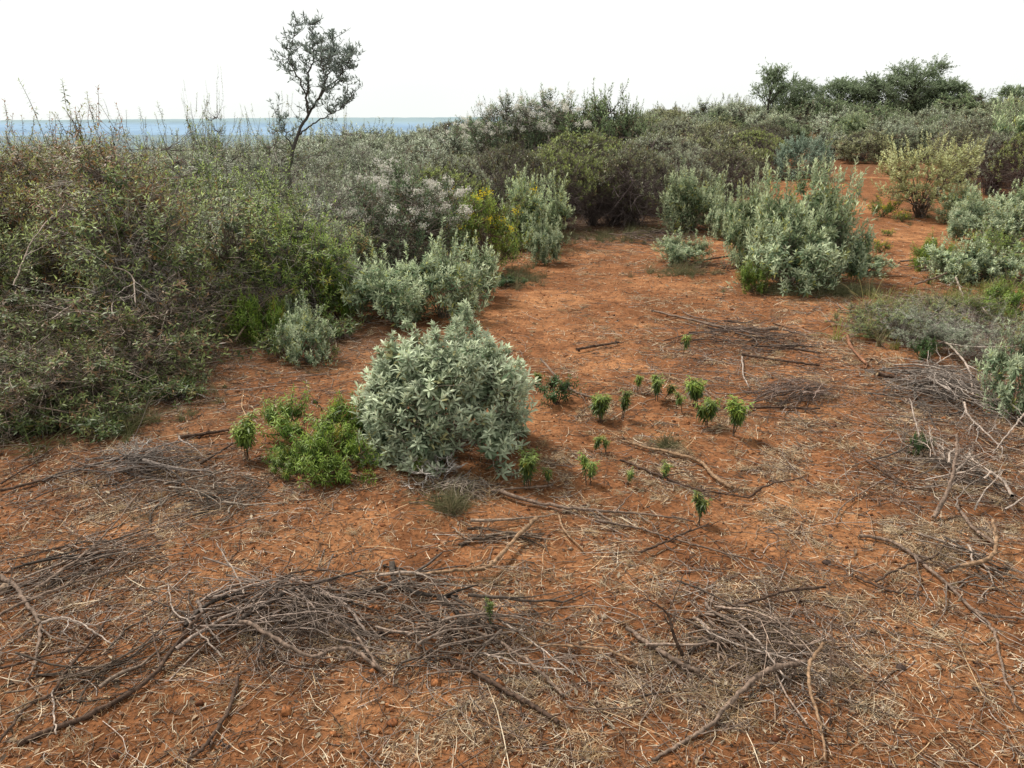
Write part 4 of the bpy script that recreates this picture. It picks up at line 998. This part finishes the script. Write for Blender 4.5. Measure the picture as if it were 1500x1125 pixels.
# ------------------------------------------------------------------ brush heaps
def heap(k, cx, cy, wpx, hpx, hm, n, ang_deg, spread, L_, r_, c, label, name='brush_heap', ends=.0):
    rng = np.random.default_rng(1300 + k)
    b0 = gp(cx, cy); kk = mpp(b0)
    # footprint measured on the ground
    fx = wpx * kk / 2; y0 = gp(cx, cy + hpx / 2)[1]; y1 = gp(cx, cy - hpx / 2)[1]; fy = max((y1 - y0) / 2, .08)
    ang = math.radians(ang_deg)
    u = rng.normal(0, .36, (n, 2)); a = rng.normal(ang, spread * 1.25, n); n = n
    c0 = np.stack([b0[0] + u[:, 0] * fx, (y0 + y1) / 2 + u[:, 1] * fy], -1)
    ln = L_ * rng.lognormal(-.1, .45, n); d = np.stack([np.cos(a), np.sin(a)], -1)
    K = 9; t = np.linspace(-.5, .5, K)
    XY = c0[:, None] + d[:, None] * (t[None, :, None] * ln[:, None, None])
    perp = np.stack([-d[:, 1], d[:, 0]], -1); cur = rng.normal(0, .2, n) * ln
    XY = XY + perp[:, None] * (cur[:, None] * (4 * t[None] ** 2))[..., None]
    XY = XY + (rng.normal(0, .007, (n, K, 2))).cumsum(1)
    rr = np.hypot((XY[..., 0] - b0[0]) / fx, (XY[..., 1] - (y0 + y1) / 2) / fy)
    env = hm * np.exp(-rr ** 2 * 1.1)
    lv = rng.uniform(0, 1, n)[:, None] ; tilt = rng.normal(0, .10, n)[:, None] * (t[None] * ln[:, None])
    Z = terrain(XY[..., 0], XY[..., 1]) + .006 + env * lv + np.abs(tilt) * .0 + np.maximum(tilt, -env * lv * .9) + rng.normal(0, .004, (n, K)).cumsum(1)
    Z = np.maximum(Z, terrain(XY[..., 0], XY[..., 1]) + .003)
    P = np.concatenate([XY, Z[..., None]], -1)
    mb = MB(); c = np.asarray(c)
    rad = r_ * rng.lognormal(-.05, .5, n)
    cc = c * np.array([.92, .84, .77]) * rng.uniform(.35, 1.45, (n, 1)); cc = cc * (.5 + .65 * lv)  # twigs low in the heap darkened, painting in its shaded gaps
    tubes(mb, P, rad[:, None] * np.linspace(1.15, .4, K)[None], cc, 4, rng)
    # forks
    m = int(n * 1.6); i = rng.integers(0, n, m); j = rng.integers(2, K - 1, m); s = P[i, j]
    td = norm(P[i, np.minimum(j + 1, K - 1)] - P[i, j - 1]); e = s + norm(td + rng.normal(0, .42, td.shape) * np.array([1, 1, .55])) * (ln[i] * rng.uniform(.15, .5, m))[:, None]
    e[:, 2] = np.maximum(e[:, 2], terrain(e[:, 0], e[:, 1]) + .003)
    mid = (s + e) / 2 + rng.normal(0, .014, s.shape)
    Q = bezier(s, mid, e, 6); Q[:, 1:] += rng.normal(0, .004, (m, 5, 3)).cumsum(1)
    Q[..., 2] = np.maximum(Q[..., 2], terrain(Q[..., 0], Q[..., 1]) + .002)
    tubes(mb, Q, (rad[i] * .55)[:, None] * np.linspace(1, .4, 6)[None], cc[i] * rng.uniform(.8, 1.3, (m, 1)), 3, rng)
    solo(name, mb.mesh(name, M_BARK), label, 'brush heap')

HEAPS = [
 (1370, 470, 230, 70, .22, 520, 15, 1.0, .5, .0042, (.34, .29, .25), 'grey twig tangle growing through the yellow green grass'),
 (410, 915, 330, 130, .17, 420, -12, .55, .42, .0036, (.27, .225, .20), 'large grey heap of cut twigs in the left foreground'),
 (690, 940, 330, 140, .11, 300, -14, .6, .40, .0034, (.25, .205, .175), 'brush heap around the small seedling at bottom centre'),
 (215, 692, 230, 80, .14, 380, 8, .5, .42, .0034, (.27, .24, .225), 'grey twig heap at the left between path and thicket'),
 (320, 735, 190, 70, .08, 260, 25, .6, .32, .003, (.24, .21, .18), 'lower twig heap left of the green clump'),
 (1165, 583, 150, 48, .14, 420, 22, .28, .34, .0026, (.27, .21, .185), 'fine bundle of reddish grey twigs right of the saplings'),
 (1105, 500, 230, 52, .10, 220, -6, .5, .55, .0045, (.20, .16, .14), 'far heap of dark branches on the clearing'),
 (1405, 590, 220, 120, .20, 700, -30, .9, .42, .0032, (.31, .28, .26), 'bleached grey twig tangle at the right edge'),
 (1400, 700, 120, 130, .18, 200, 70, .7, .38, .0036, (.31, .27, .24), 'upright twig heap with pale forks at the right'),
 (1110, 955, 220, 120, .10, 220, -25, .7, .40, .0036, (.27, .215, .18), 'loose heap of crossed branches at the lower right'),
 (600, 870, 150, 60, .10, 150, -20, .6, .38, .0032, (.27, .23, .20), 'small twig heap left of the bent tan branch'),
 (125, 830, 230, 120, .04, 130, 38, .3, .55, .0036, (.22, .18, .155), 'slanting bundle of thin sticks at the left edge'),
 (150, 990, 220, 90, .03, 90, 45, .5, .42, .0034, (.2, .16, .13), 'scattered thin sticks in the lower left corner'),
 (680, 722, 130, 34, .07, 230, 0, 1.2, .18, .0026, (.34, .30, .26), 'pale spiny twig litter below the big silver shrub'),
 (1410, 400, 150, 40, .3, 260, 20, .8, .6, .005, (.22, .2, .18), 'dark dead brush at the upper right in front of silver bushes'),
 (1440, 840, 110, 90, .04, 70, -40, .7, .35, .003, (.27, .23, .2), 'thin twigs beside the longest right branch'),
 (740, 790, 170, 60, .03, 80, -15, .5, .4, .003, (.26, .21, .17), 'thin sticks below the silver shrub on straw'),
 (1050, 395, 150, 26, .1, 150, 5, .6, .5, .004, (.16, .12, .1), 'dark twigs at the left foot of the tall silver clump'),
 (960, 352, 170, 20, .2, 200, 5, .9, .6, .005, (.19, .155, .14), 'dead twigs at the base of the brown scrub'),
 (100, 575, 300, 110, .22, 700, 10, 1.0, .5, .0040, (.32, .27, .22), 'tangled dry twigs under the left edge of the thicket'),
 (350, 470, 240, 50, .45, 620, 10, 1.0, .6, .0045, (.34, .29, .25), 'tangled dry twigs at the foot of the middle thicket'),
]
for k, a in enumerate(HEAPS): heap(k, *(a[:5] + (int(a[5] * (.24 if k in (1, 2, 3, 4, 9, 10, 11, 12) else .34)),) + a[6:]))
# spiny bleached dead plant below hero
proto('bleached', 'bleached_dead_plant', 'dead plant', M_DRYLEAF, seed=881, R=.22, Hh=.26, n_main=12, n_twig=90, leaf=(.02, .004), per=9, low=(.27, .23, .19), tip=(.36, .32, .27), stemc=(.38, .34, .31), lod=0, twig_r=.0022, main_r=.004, span=.9, ang=(80, 50))
put('bleached', 640, 706, 105, 668, 'bleached spiny dead plant in front of the big silver shrub')
put('bleached', 200, 678, 70, 640, 'bleached dead plant on the left grey twig heap', rz=1)

# ------------------------------------------------------------------ ground litter (uncountable)
def sample_ground(n, ymin=1.7, ymax=24., seed=0, dens=None, floor=.08, power=1.0):
    rng = np.random.default_rng(seed)
    out = []
    tot = 0
    while tot < n:
        y = ymin * (ymax / ymin) ** (rng.uniform(0, 1, n * 2) ** power); x = (rng.uniform(-1, 1, n * 2)) * (.74 * y + .5)
        px, py, _ = project(np.stack([x, y, y * 0], -1))
        if dens is None: d = np.full(len(x), 1.)
        else: d = dens(x, y, px, py)
        k = rng.uniform(0, 1, len(x)) < np.maximum(d, floor)
        out.append(np.stack([x[k], y[k]], -1)); tot += k.sum()
    return np.concatenate(out)[:n]

def dens_straw(x, y, px, py):
    return straw_density(x, y) * np.clip((vnoise(x * 16, y * 16, 91) - .28) * 2.6, .06, 1.3)
def lie(xy, seed, ln, K=4, bend=.25, tiltup=.15, zoff=.003):
    rng = np.random.default_rng(seed); n = len(xy)
    a = rng.uniform(0, 2 * PI, n); d = np.stack([np.cos(a), np.sin(a)], -1); pr = np.stack([-d[:, 1], d[:, 0]], -1)
    t = np.linspace(-.5, .5, K); cur = rng.normal(0, bend, n) * ln
    XY = xy[:, None] + d[:, None] * (t[None, :, None] * ln[:, None, None]) + pr[:, None] * (cur[:, None] * (t[None] ** 2) * 2)[..., None]
    XY = XY + rng.normal(0, .015, (n, K, 2)) * ln[:, None, None]
    z = terrain(XY[..., 0], XY[..., 1]) + zoff + np.abs(rng.normal(0, tiltup, n))[:, None] * ((t[None] + .5) * ln[:, None])
    return np.concatenate([XY, z[..., None]], -1), rng

# straw blades
xy = sample_ground(95000, seed=1, dens=dens_straw, floor=.05, ymax=19)
dist = np.hypot(xy[:, 0], xy[:, 1]); rng = np.random.default_rng(2)
ln = .028 * rng.lognormal(0, .6, len(xy)) * (1 + .05 * dist)
P, rng = lie(xy, 3, ln * rng.choice([.6, 1, 1.9], len(xy)), 4, .10, .10)
c = np.array([(.66, .47, .28), (.42, .27, .15), (.25, .145, .085), (.80, .67, .49), (.14, .08, .05)])[rng.integers(0, 5, len(xy))] * rng.uniform(.7, 1.15, (len(xy), 1))
mb = MB(); ribbons(mb, P, .0022 * (1 + .13 * dist) * rng.uniform(.6, 1.5, len(xy)), c, norm(np.array([0, 0, 1.]) + rng.normal(0, .5, (len(xy), 3))))
solo('dry_straw', mb.mesh('dry_straw', M_STRAW), 'pale dry straw scattered over the red soil', 'straw', kind='stuff')

# thin dead twigs
def dens_twig(x, y, px, py):
    d = .5 * straw_density(x, y)
    for (a, b, rx, ry, w) in [(430, 920, 220, 80, .8), (700, 960, 200, 80, .6), (220, 715, 200, 60, .9), (1400, 620, 150, 160, 1), (1120, 540, 190, 80, .8), (1120, 950, 190, 110, .8), (130, 870, 200, 120, .6), (250, 540, 300, 70, .9), (900, 350, 260, 25, .7), (520, 520, 160, 50, .6)]:
        d = np.maximum(d, w * np.exp(-((px - a) / rx) ** 2 - ((py - b) / ry) ** 2))
    return d * (.4 + .9 * vnoise(x * 3, y * 3, 5))
xy = sample_ground(21000, seed=11, dens=dens_twig, floor=.07, ymax=19)
dist = np.hypot(xy[:, 0], xy[:, 1]); rng = np.random.default_rng(12)
ln = .085 * rng.lognormal(0, .75, len(xy)) * (1 + .03 * dist)
P, rng = lie(xy, 13, ln, 6, .35, .08, .004)
c = np.array([(.25, .19, .155), (.17, .115, .085), (.10, .065, .048), (.29, .205, .145), (.38, .31, .26)])[rng.integers(0, 5, len(xy))] * rng.uniform(.7, 1.2, (len(xy), 1))
mb = MB(); tubes(mb, P, (.0014 * (1 + .09 * dist) * rng.uniform(.5, 1.6, len(xy)))[:, None] * np.linspace(1.1, .5, 6)[None], c, 3, rng)
solo('dry_twigs', mb.mesh('dry_twigs', M_BARK), 'fine dead twigs strewn over the clearing', 'twigs', kind='stuff')

# dead leaves
def dens_leaf(x, y, px, py):
    d = .75 * straw_density(x, y)
    d = np.maximum(d, sstep((boundary(px) + 50 - py) / 50))
    for (a, b, rx, ry, w) in [(655, 690, 170, 40, .9), (480, 700, 120, 40, .9), (110, 600, 220, 70, .9), (230, 710, 220, 60, .8), (1180, 430, 180, 24, .9)]:
        d = np.maximum(d, w * np.exp(-((px - a) / rx) ** 2 - ((py - b) / ry) ** 2))
    return d
xy = sample_ground(70000, seed=21, dens=dens_leaf, floor=.09, ymax=24)
dist = np.hypot(xy[:, 0], xy[:, 1]); rng = np.random.default_rng(22); n = len(xy)
P0 = np.concatenate([xy, (terrain(xy[:, 0], xy[:, 1]) + .004)[:, None]], -1)
a = rng.uniform(0, 2 * PI, n); D = np.stack([np.cos(a), np.sin(a), rng.normal(.12, .2, n)], -1)
L_ = np.minimum(.018 * rng.lognormal(0, .45, n), .034) * (1 + .06 * dist)
c = np.array([(.33, .24, .16), (.20, .125, .08), (.43, .35, .25), (.13, .08, .055), (.25, .13, .07), (.10, .07, .05)])[rng.integers(0, 6, n)] * rng.uniform(.7, 1.2, (n, 1))
mb = MB(); leaves(mb, P0, D, np.array([0, 0, 1.]) + rng.normal(0, .45, (n, 3)), L_, L_ * rng.uniform(.22, .5, n), c, curl=rng.normal(.1, .3, n), fold=.5, lod=1)
solo('leaf_litter', mb.mesh('leaf_litter', M_DRYLEAF), 'crumbled brown dead leaves on the soil', 'leaf litter', kind='stuff')

# pebbles and clods
xy = sample_ground(26000, seed=31, ymax=14)
n = len(xy); rng = np.random.default_rng(32); dist = np.hypot(xy[:, 0], xy[:, 1])
r = .0034 * rng.lognormal(0, .55, n) * (1 + .06 * dist)
oct_ = np.array([(1, 0, 0), (-1, 0, 0), (0, 1, 0), (0, -1, 0), (0, 0, .8), (0, 0, -.6)], float); ft = np.array([(0, 2, 4), (2, 1, 4), (1, 3, 4), (3, 0, 4), (2, 0, 5), (1, 2, 5), (3, 1, 5), (0, 3, 5)])
v = (oct_[None] * rng.uniform(.6, 1.4, (n, 6, 1))); aa = rng.uniform(0, 6.28, n); ca, sa = np.cos(aa)[:, None], np.sin(aa)[:, None]
v = np.stack([v[..., 0] * ca - v[..., 1] * sa, v[..., 0] * sa + v[..., 1] * ca, v[..., 2]], -1) * r[:, None, None]
v = v + np.concatenate([xy, (terrain(xy[:, 0], xy[:, 1]) + r * .2)[:, None]], -1)[:, None]
c = np.array([(.25, .095, .036), (.31, .122, .046), (.14, .052, .024), (.36, .25, .17), (.05, .03, .025)])[rng.choice(5, n, p=[.4, .28, .22, .05, .05])] * rng.uniform(.7, 1.2, (n, 1))
mb = MB(); mb.add(v.reshape(-1, 3), np.repeat(c, 6, 0), t=(np.arange(n)[:, None, None] * 6 + ft[None]).reshape(-1, 3))
solo('soil_crumbs', mb.mesh('soil_crumbs', M_BARK), 'small red clods and pebbles on the soil', 'pebbles', kind='stuff')

# a few bigger clods and stones, each its own piece
rngc = np.random.default_rng(77)
CL = [(1003,838,'red clod on the bare patch right of centre'),(1170,870,'red clod beside the dark arching branch'),(1430,1010,'dark pebble on bare soil at lower right'),(885,905,'pale stone by the seedling heap'),(640,795,'red clod under the tan branch'),
      (560,770,'red clod below the green clump'),(1210,825,'dark clod in the straw at right'),(90,760,'red clod near the left edge'),(905,470,'dark clod at the far clearing'),(1320,980,'dark small stone at lower right'),(575,1060,'red clod at the bottom left of centre'),(1145,770,'pale stone in the straw behind the long branch')]
for k, (x, y, lb) in enumerate(CL):
    b = gp(x, y); mb = MB(); R_ = rngc.uniform(.010, .022); nu, nv = 12, 8
    uu, vv = np.meshgrid(np.linspace(0, 2 * PI, nu, endpoint=False), np.linspace(.12, PI - .12, nv))
    rr_ = R_ * (1 + .35 * (fbm(np.cos(uu) * 1.4 + 9 * k, np.sin(uu) * 1.4 + vv * 1.5, k, 3) - .5) * 2)
    v = np.stack([rr_ * np.sin(vv) * np.cos(uu) * 1.2, rr_ * np.sin(vv) * np.sin(uu), rr_ * np.cos(vv) * .65 + R_ * .3], -1).reshape(-1, 3)
    q = [(j * nu + i_, j * nu + (i_ + 1) % nu, (j + 1) * nu + (i_ + 1) % nu, (j + 1) * nu + i_) for j in range(nv - 1) for i_ in range(nu)]
    n0 = len(v); v = np.vstack([v, [0, 0, R_ * .95], [0, 0, -R_ * .35]])
    t_ = [(i_, (i_ + 1) % nu, n0) for i_ in range(nu)] + [((nv - 1) * nu + (i_ + 1) % nu, (nv - 1) * nu + i_, n0 + 1) for i_ in range(nu)]
    mb.add(v, (.36, .27, .19) if 'pale' in lb else ((.07, .045, .035) if 'dark' in lb else (.24, .09, .036)), q, t_)
    solo('soil_clod', mb.mesh('soil_clod', M_BARK), lb, 'clod', loc=b, group='clods and stones on the soil')

# grass tufts
def grass(name, xy, seed, nb, L0, W0, cols, label, spread=.7, kind='stuff', upd=1.0):
    rng = np.random.default_rng(seed); n = len(xy); N = n * nb
    sz = np.repeat(rng.lognormal(-.1, .35, n), nb)
    b = np.repeat(xy, nb, 0) + rng.normal(0, .018, (N, 2)) * sz[:, None]
    z = terrain(b[:, 0], b[:, 1]); a = rng.uniform(0, 2 * PI, N); o = np.abs(rng.normal(0, spread, N))
    d = np.stack([np.cos(a) * o, np.sin(a) * o, np.full(N, upd)], -1); d = norm(d); L_ = L0 * sz * rng.uniform(.5, 1.2, N)
    p0 = np.concatenate([b, z[:, None] - .003], -1); p1 = p0 + d * L_[:, None] * .55
    p2 = p0 + d * L_[:, None] + np.stack([np.cos(a), np.sin(a), -1.1 * np.ones(N)], -1) * (L_ * .32 * np.minimum(o + .3, 1))[:, None]
    p2[:, 2] = np.maximum(p2[:, 2], terrain(p2[:, 0], p2[:, 1]) + .003)
    P = bezier(p0, p1, p2, 5); cols = np.array(cols)
    cc = cols[rng.integers(0, len(cols), n)]; cc = np.repeat(cc, nb, 0) * .6 + cols[rng.integers(0, len(cols), N)] * .4; cc = cc * rng.uniform(.7, 1.25, (N, 1))
    mb = MB(); dist = np.hypot(b[:, 0], b[:, 1])
    ribbons(mb, P, W0 * (1 + .06 * dist), cc, norm(np.stack([np.cos(a + .4), np.sin(a + .4), np.full(N, .4)], -1)))
    solo(name, mb.mesh(name, M_STRAW), label, 'grass', kind=kind)
DRYC = [(.66, .50, .30), (.52, .37, .20), (.76, .63, .44), (.34, .22, .12)]
xy = sample_ground(900, seed=41, dens=dens_straw, floor=.04, ymax=16)
grass('dry_grass', xy, 42, 30, .055, .0022, DRYC, 'low dry grass tufts on the clearing', 1.3)
def zone_pts(zs, seed):
    rng = np.random.default_rng(seed); out = []
    for (cx, cy, w, h, n) in zs:
        for _ in range(n):
            p = gp(cx + rng.normal(0, .42) * w / 2, cy + rng.normal(0, .42) * h / 2); out.append(p[:2])
    return np.array(out)
GG = [(.20, .23, .06), (.33, .33, .09), (.42, .36, .18), (.10, .12, .04), (.25, .2, .13)]
grass('yellow_green_grass', zone_pts([(1320, 472, 190, 70, 75), (1400, 455, 170, 60, 40), (1440, 440, 120, 50, 25)], 51), 52, 26, .24, .005, GG, 'yellow green grass patch at the right of the clearing', .5)
grass('understorey_grass', zone_pts([(90, 610, 300, 90, 150), (190, 560, 240, 90, 80), (60, 520, 260, 80, 40), (330, 480, 220, 60, 130)], 53), 54, 30, .16, .0034, [(.13, .15, .06), (.24, .22, .11), (.30, .24, .15), (.10, .13, .045)], 'low dull green grass under the left thicket', .8)
grass('clearing_edge_grass', zone_pts([(900, 348, 260, 24, 130), (760, 410, 90, 40, 60), (1180, 428, 220, 22, 70), (1000, 400, 120, 16, 40), (1330, 300, 180, 60, 60), (975, 655, 34, 16, 8), (665, 745, 60, 20, 20), (1240, 430, 120, 20, 60)], 55), 56, 30, .15, .003, [(.16, .16, .08), (.28, .23, .14), (.12, .13, .06)], 'thin grass along the back edge of the clearing', .8)

# ------------------------------------------------------------------ low herbs under the left thicket (each its own plant)
rng = np.random.default_rng(61)
proto('herb0', 'low_green_herb', 'herb', M_GREEN, seed=611, R=.25, Hh=.28, n_main=8, n_twig=46, leaf=(.055, .016), per=12, low=(.04, .07, .02), tip=(.14, .19, .05), alt=(.22, .2, .06), altf=.1, stemc=(.14, .1, .07), lod=1, rmin=.2, droop=.5, up=.7, ang=(95, 35), span=.8, lump=.4, bare=30, bare_len=.15, twig_r=.002, main_r=.004)
for k in range(17):
    px = rng.uniform(-60, 230); py = rng.uniform(505, 622)
    if px > 150 and py > 570: py -= 50
    b = gp(px, py); s = rng.uniform(.7, 1.15) * (1.3 if py < 540 else .85)
    plant('lowbush', b, rng.uniform(0, 6), (s * 1.25, s * 1.25, s), 'low dark olive bush with brown twigs spreading in front of the left thicket', 'low bushes in front of the left thicket')
for k in range(34):
    px = rng.uniform(-20, 270) if k < 20 else rng.uniform(270, 520); py = rng.uniform(545, 640) if k < 20 else rng.uniform(470, 540)
    if px > 180 and py > 600: py -= 45
    b = gp(px, py); s = rng.uniform(.6, 1.25)
    plant('herb0', b, rng.uniform(0, 6), (s, s, s * rng.uniform(.7, 1.2)), 'low green herb growing at the foot of the left thicket', 'low herbs below the left thicket')

# ------------------------------------------------------------------ world, sun, camera
SUN_EL, SUN_AZ = math.radians(55), math.radians(-50)     # azimuth from +Y toward +X
w = bpy.data.worlds.new('World'); sc.world = w; w.use_nodes = True
nt = w.node_tree; nt.nodes.clear(); N = nt.nodes.new; L = nt.links.new
out = N('ShaderNodeOutputWorld'); bg = N('ShaderNodeBackground'); sky = N('ShaderNodeTexSky')
sky.sky_type = 'NISHITA'; sky.sun_disc = False; sky.sun_elevation = SUN_EL; sky.sun_rotation = SUN_AZ
sky.air_density = 1; sky.dust_density = 3
hsv = N('ShaderNodeHueSaturation'); hsv.inputs['Saturation'].default_value = .12
L(sky.outputs[0], hsv.inputs['Color'])
mix = N('ShaderNodeMix'); mix.data_type = 'RGBA'; mix.inputs['Factor'].default_value = .85
ca = [i_ for i_ in mix.inputs if i_.name == 'A' and i_.type == 'RGBA'][0]; cb = [i_ for i_ in mix.inputs if i_.name == 'B' and i_.type == 'RGBA'][0]
L(hsv.outputs[0], ca)
tc = N('ShaderNodeTexCoord'); mp = N('ShaderNodeMapping'); mp.inputs['Scale'].default_value = (1, 1, 3)
nz = N('ShaderNodeTexNoise'); nz.inputs['Scale'].default_value = 1.3; nz.inputs['Detail'].default_value = 5
L(tc.outputs['Generated'], mp.inputs['Vector']); L(mp.outputs[0], nz.inputs['Vector'])
rp = N('ShaderNodeValToRGB'); rp.color_ramp.elements[0].position = .35; rp.color_ramp.elements[1].position = .65
rp.color_ramp.elements[0].color = (10.6, 11.2, 10.8, 1); rp.color_ramp.elements[1].color = (11.5, 11.7, 11.4, 1)
L(nz.outputs['Fac'], rp.inputs[0])
# cloud brightness lowered toward the zenith, added to cut the ambient fill
sx = N('ShaderNodeSeparateXYZ'); L(tc.outputs['Generated'], sx.inputs[0])
zr = N('ShaderNodeMapRange'); zr.inputs['From Min'].default_value = .17; zr.inputs['From Max'].default_value = .6; zr.inputs['To Min'].default_value = 1.0; zr.inputs['To Max'].default_value = .72
L(sx.outputs['Z'], zr.inputs['Value'])
vs = N('ShaderNodeVectorMath'); vs.operation = 'SCALE'; L(rp.outputs[0], vs.inputs[0]); L(zr.outputs[0], vs.inputs['Scale']); L(vs.outputs[0], cb)
L([o for o in mix.outputs if o.type == 'RGBA'][0], bg.inputs['Color']); bg.inputs['Strength'].default_value = .1
L(bg.outputs[0], out.inputs[0])
ld = bpy.data.lights.new('sun', 'SUN'); ld.energy = 4.6; ld.angle = math.radians(8); ld.color = (1, .95, .87)
lo = bpy.data.objects.new('sun', ld); col.objects.link(lo)
sd = Vector((math.sin(SUN_AZ) * math.cos(SUN_EL), math.cos(SUN_AZ) * math.cos(SUN_EL), math.sin(SUN_EL)))
lo.rotation_euler = sd.to_track_quat('Z', 'Y').to_euler(); lo.location = (0, 0, 20)

cd = bpy.data.cameras.new('camera'); cam = bpy.data.objects.new('camera', cd); col.objects.link(cam)
cam.location = (0, 0, H); cam.rotation_euler = (math.radians(90) - PITCH, 0, 0)
cd.sensor_width = 36; cd.lens = 36 * FPX / 1500; cd.clip_end = 20000; cd.clip_start = .05
sc.camera = cam
sc.view_settings.view_transform = 'Standard'; sc.view_settings.look = 'None'; sc.view_settings.exposure = 0
sc.render.engine = 'CYCLES'
sc.cycles.max_bounces = 5; sc.cycles.diffuse_bounces = 3; sc.cycles.glossy_bounces = 2; sc.cycles.transmission_bounces = 3
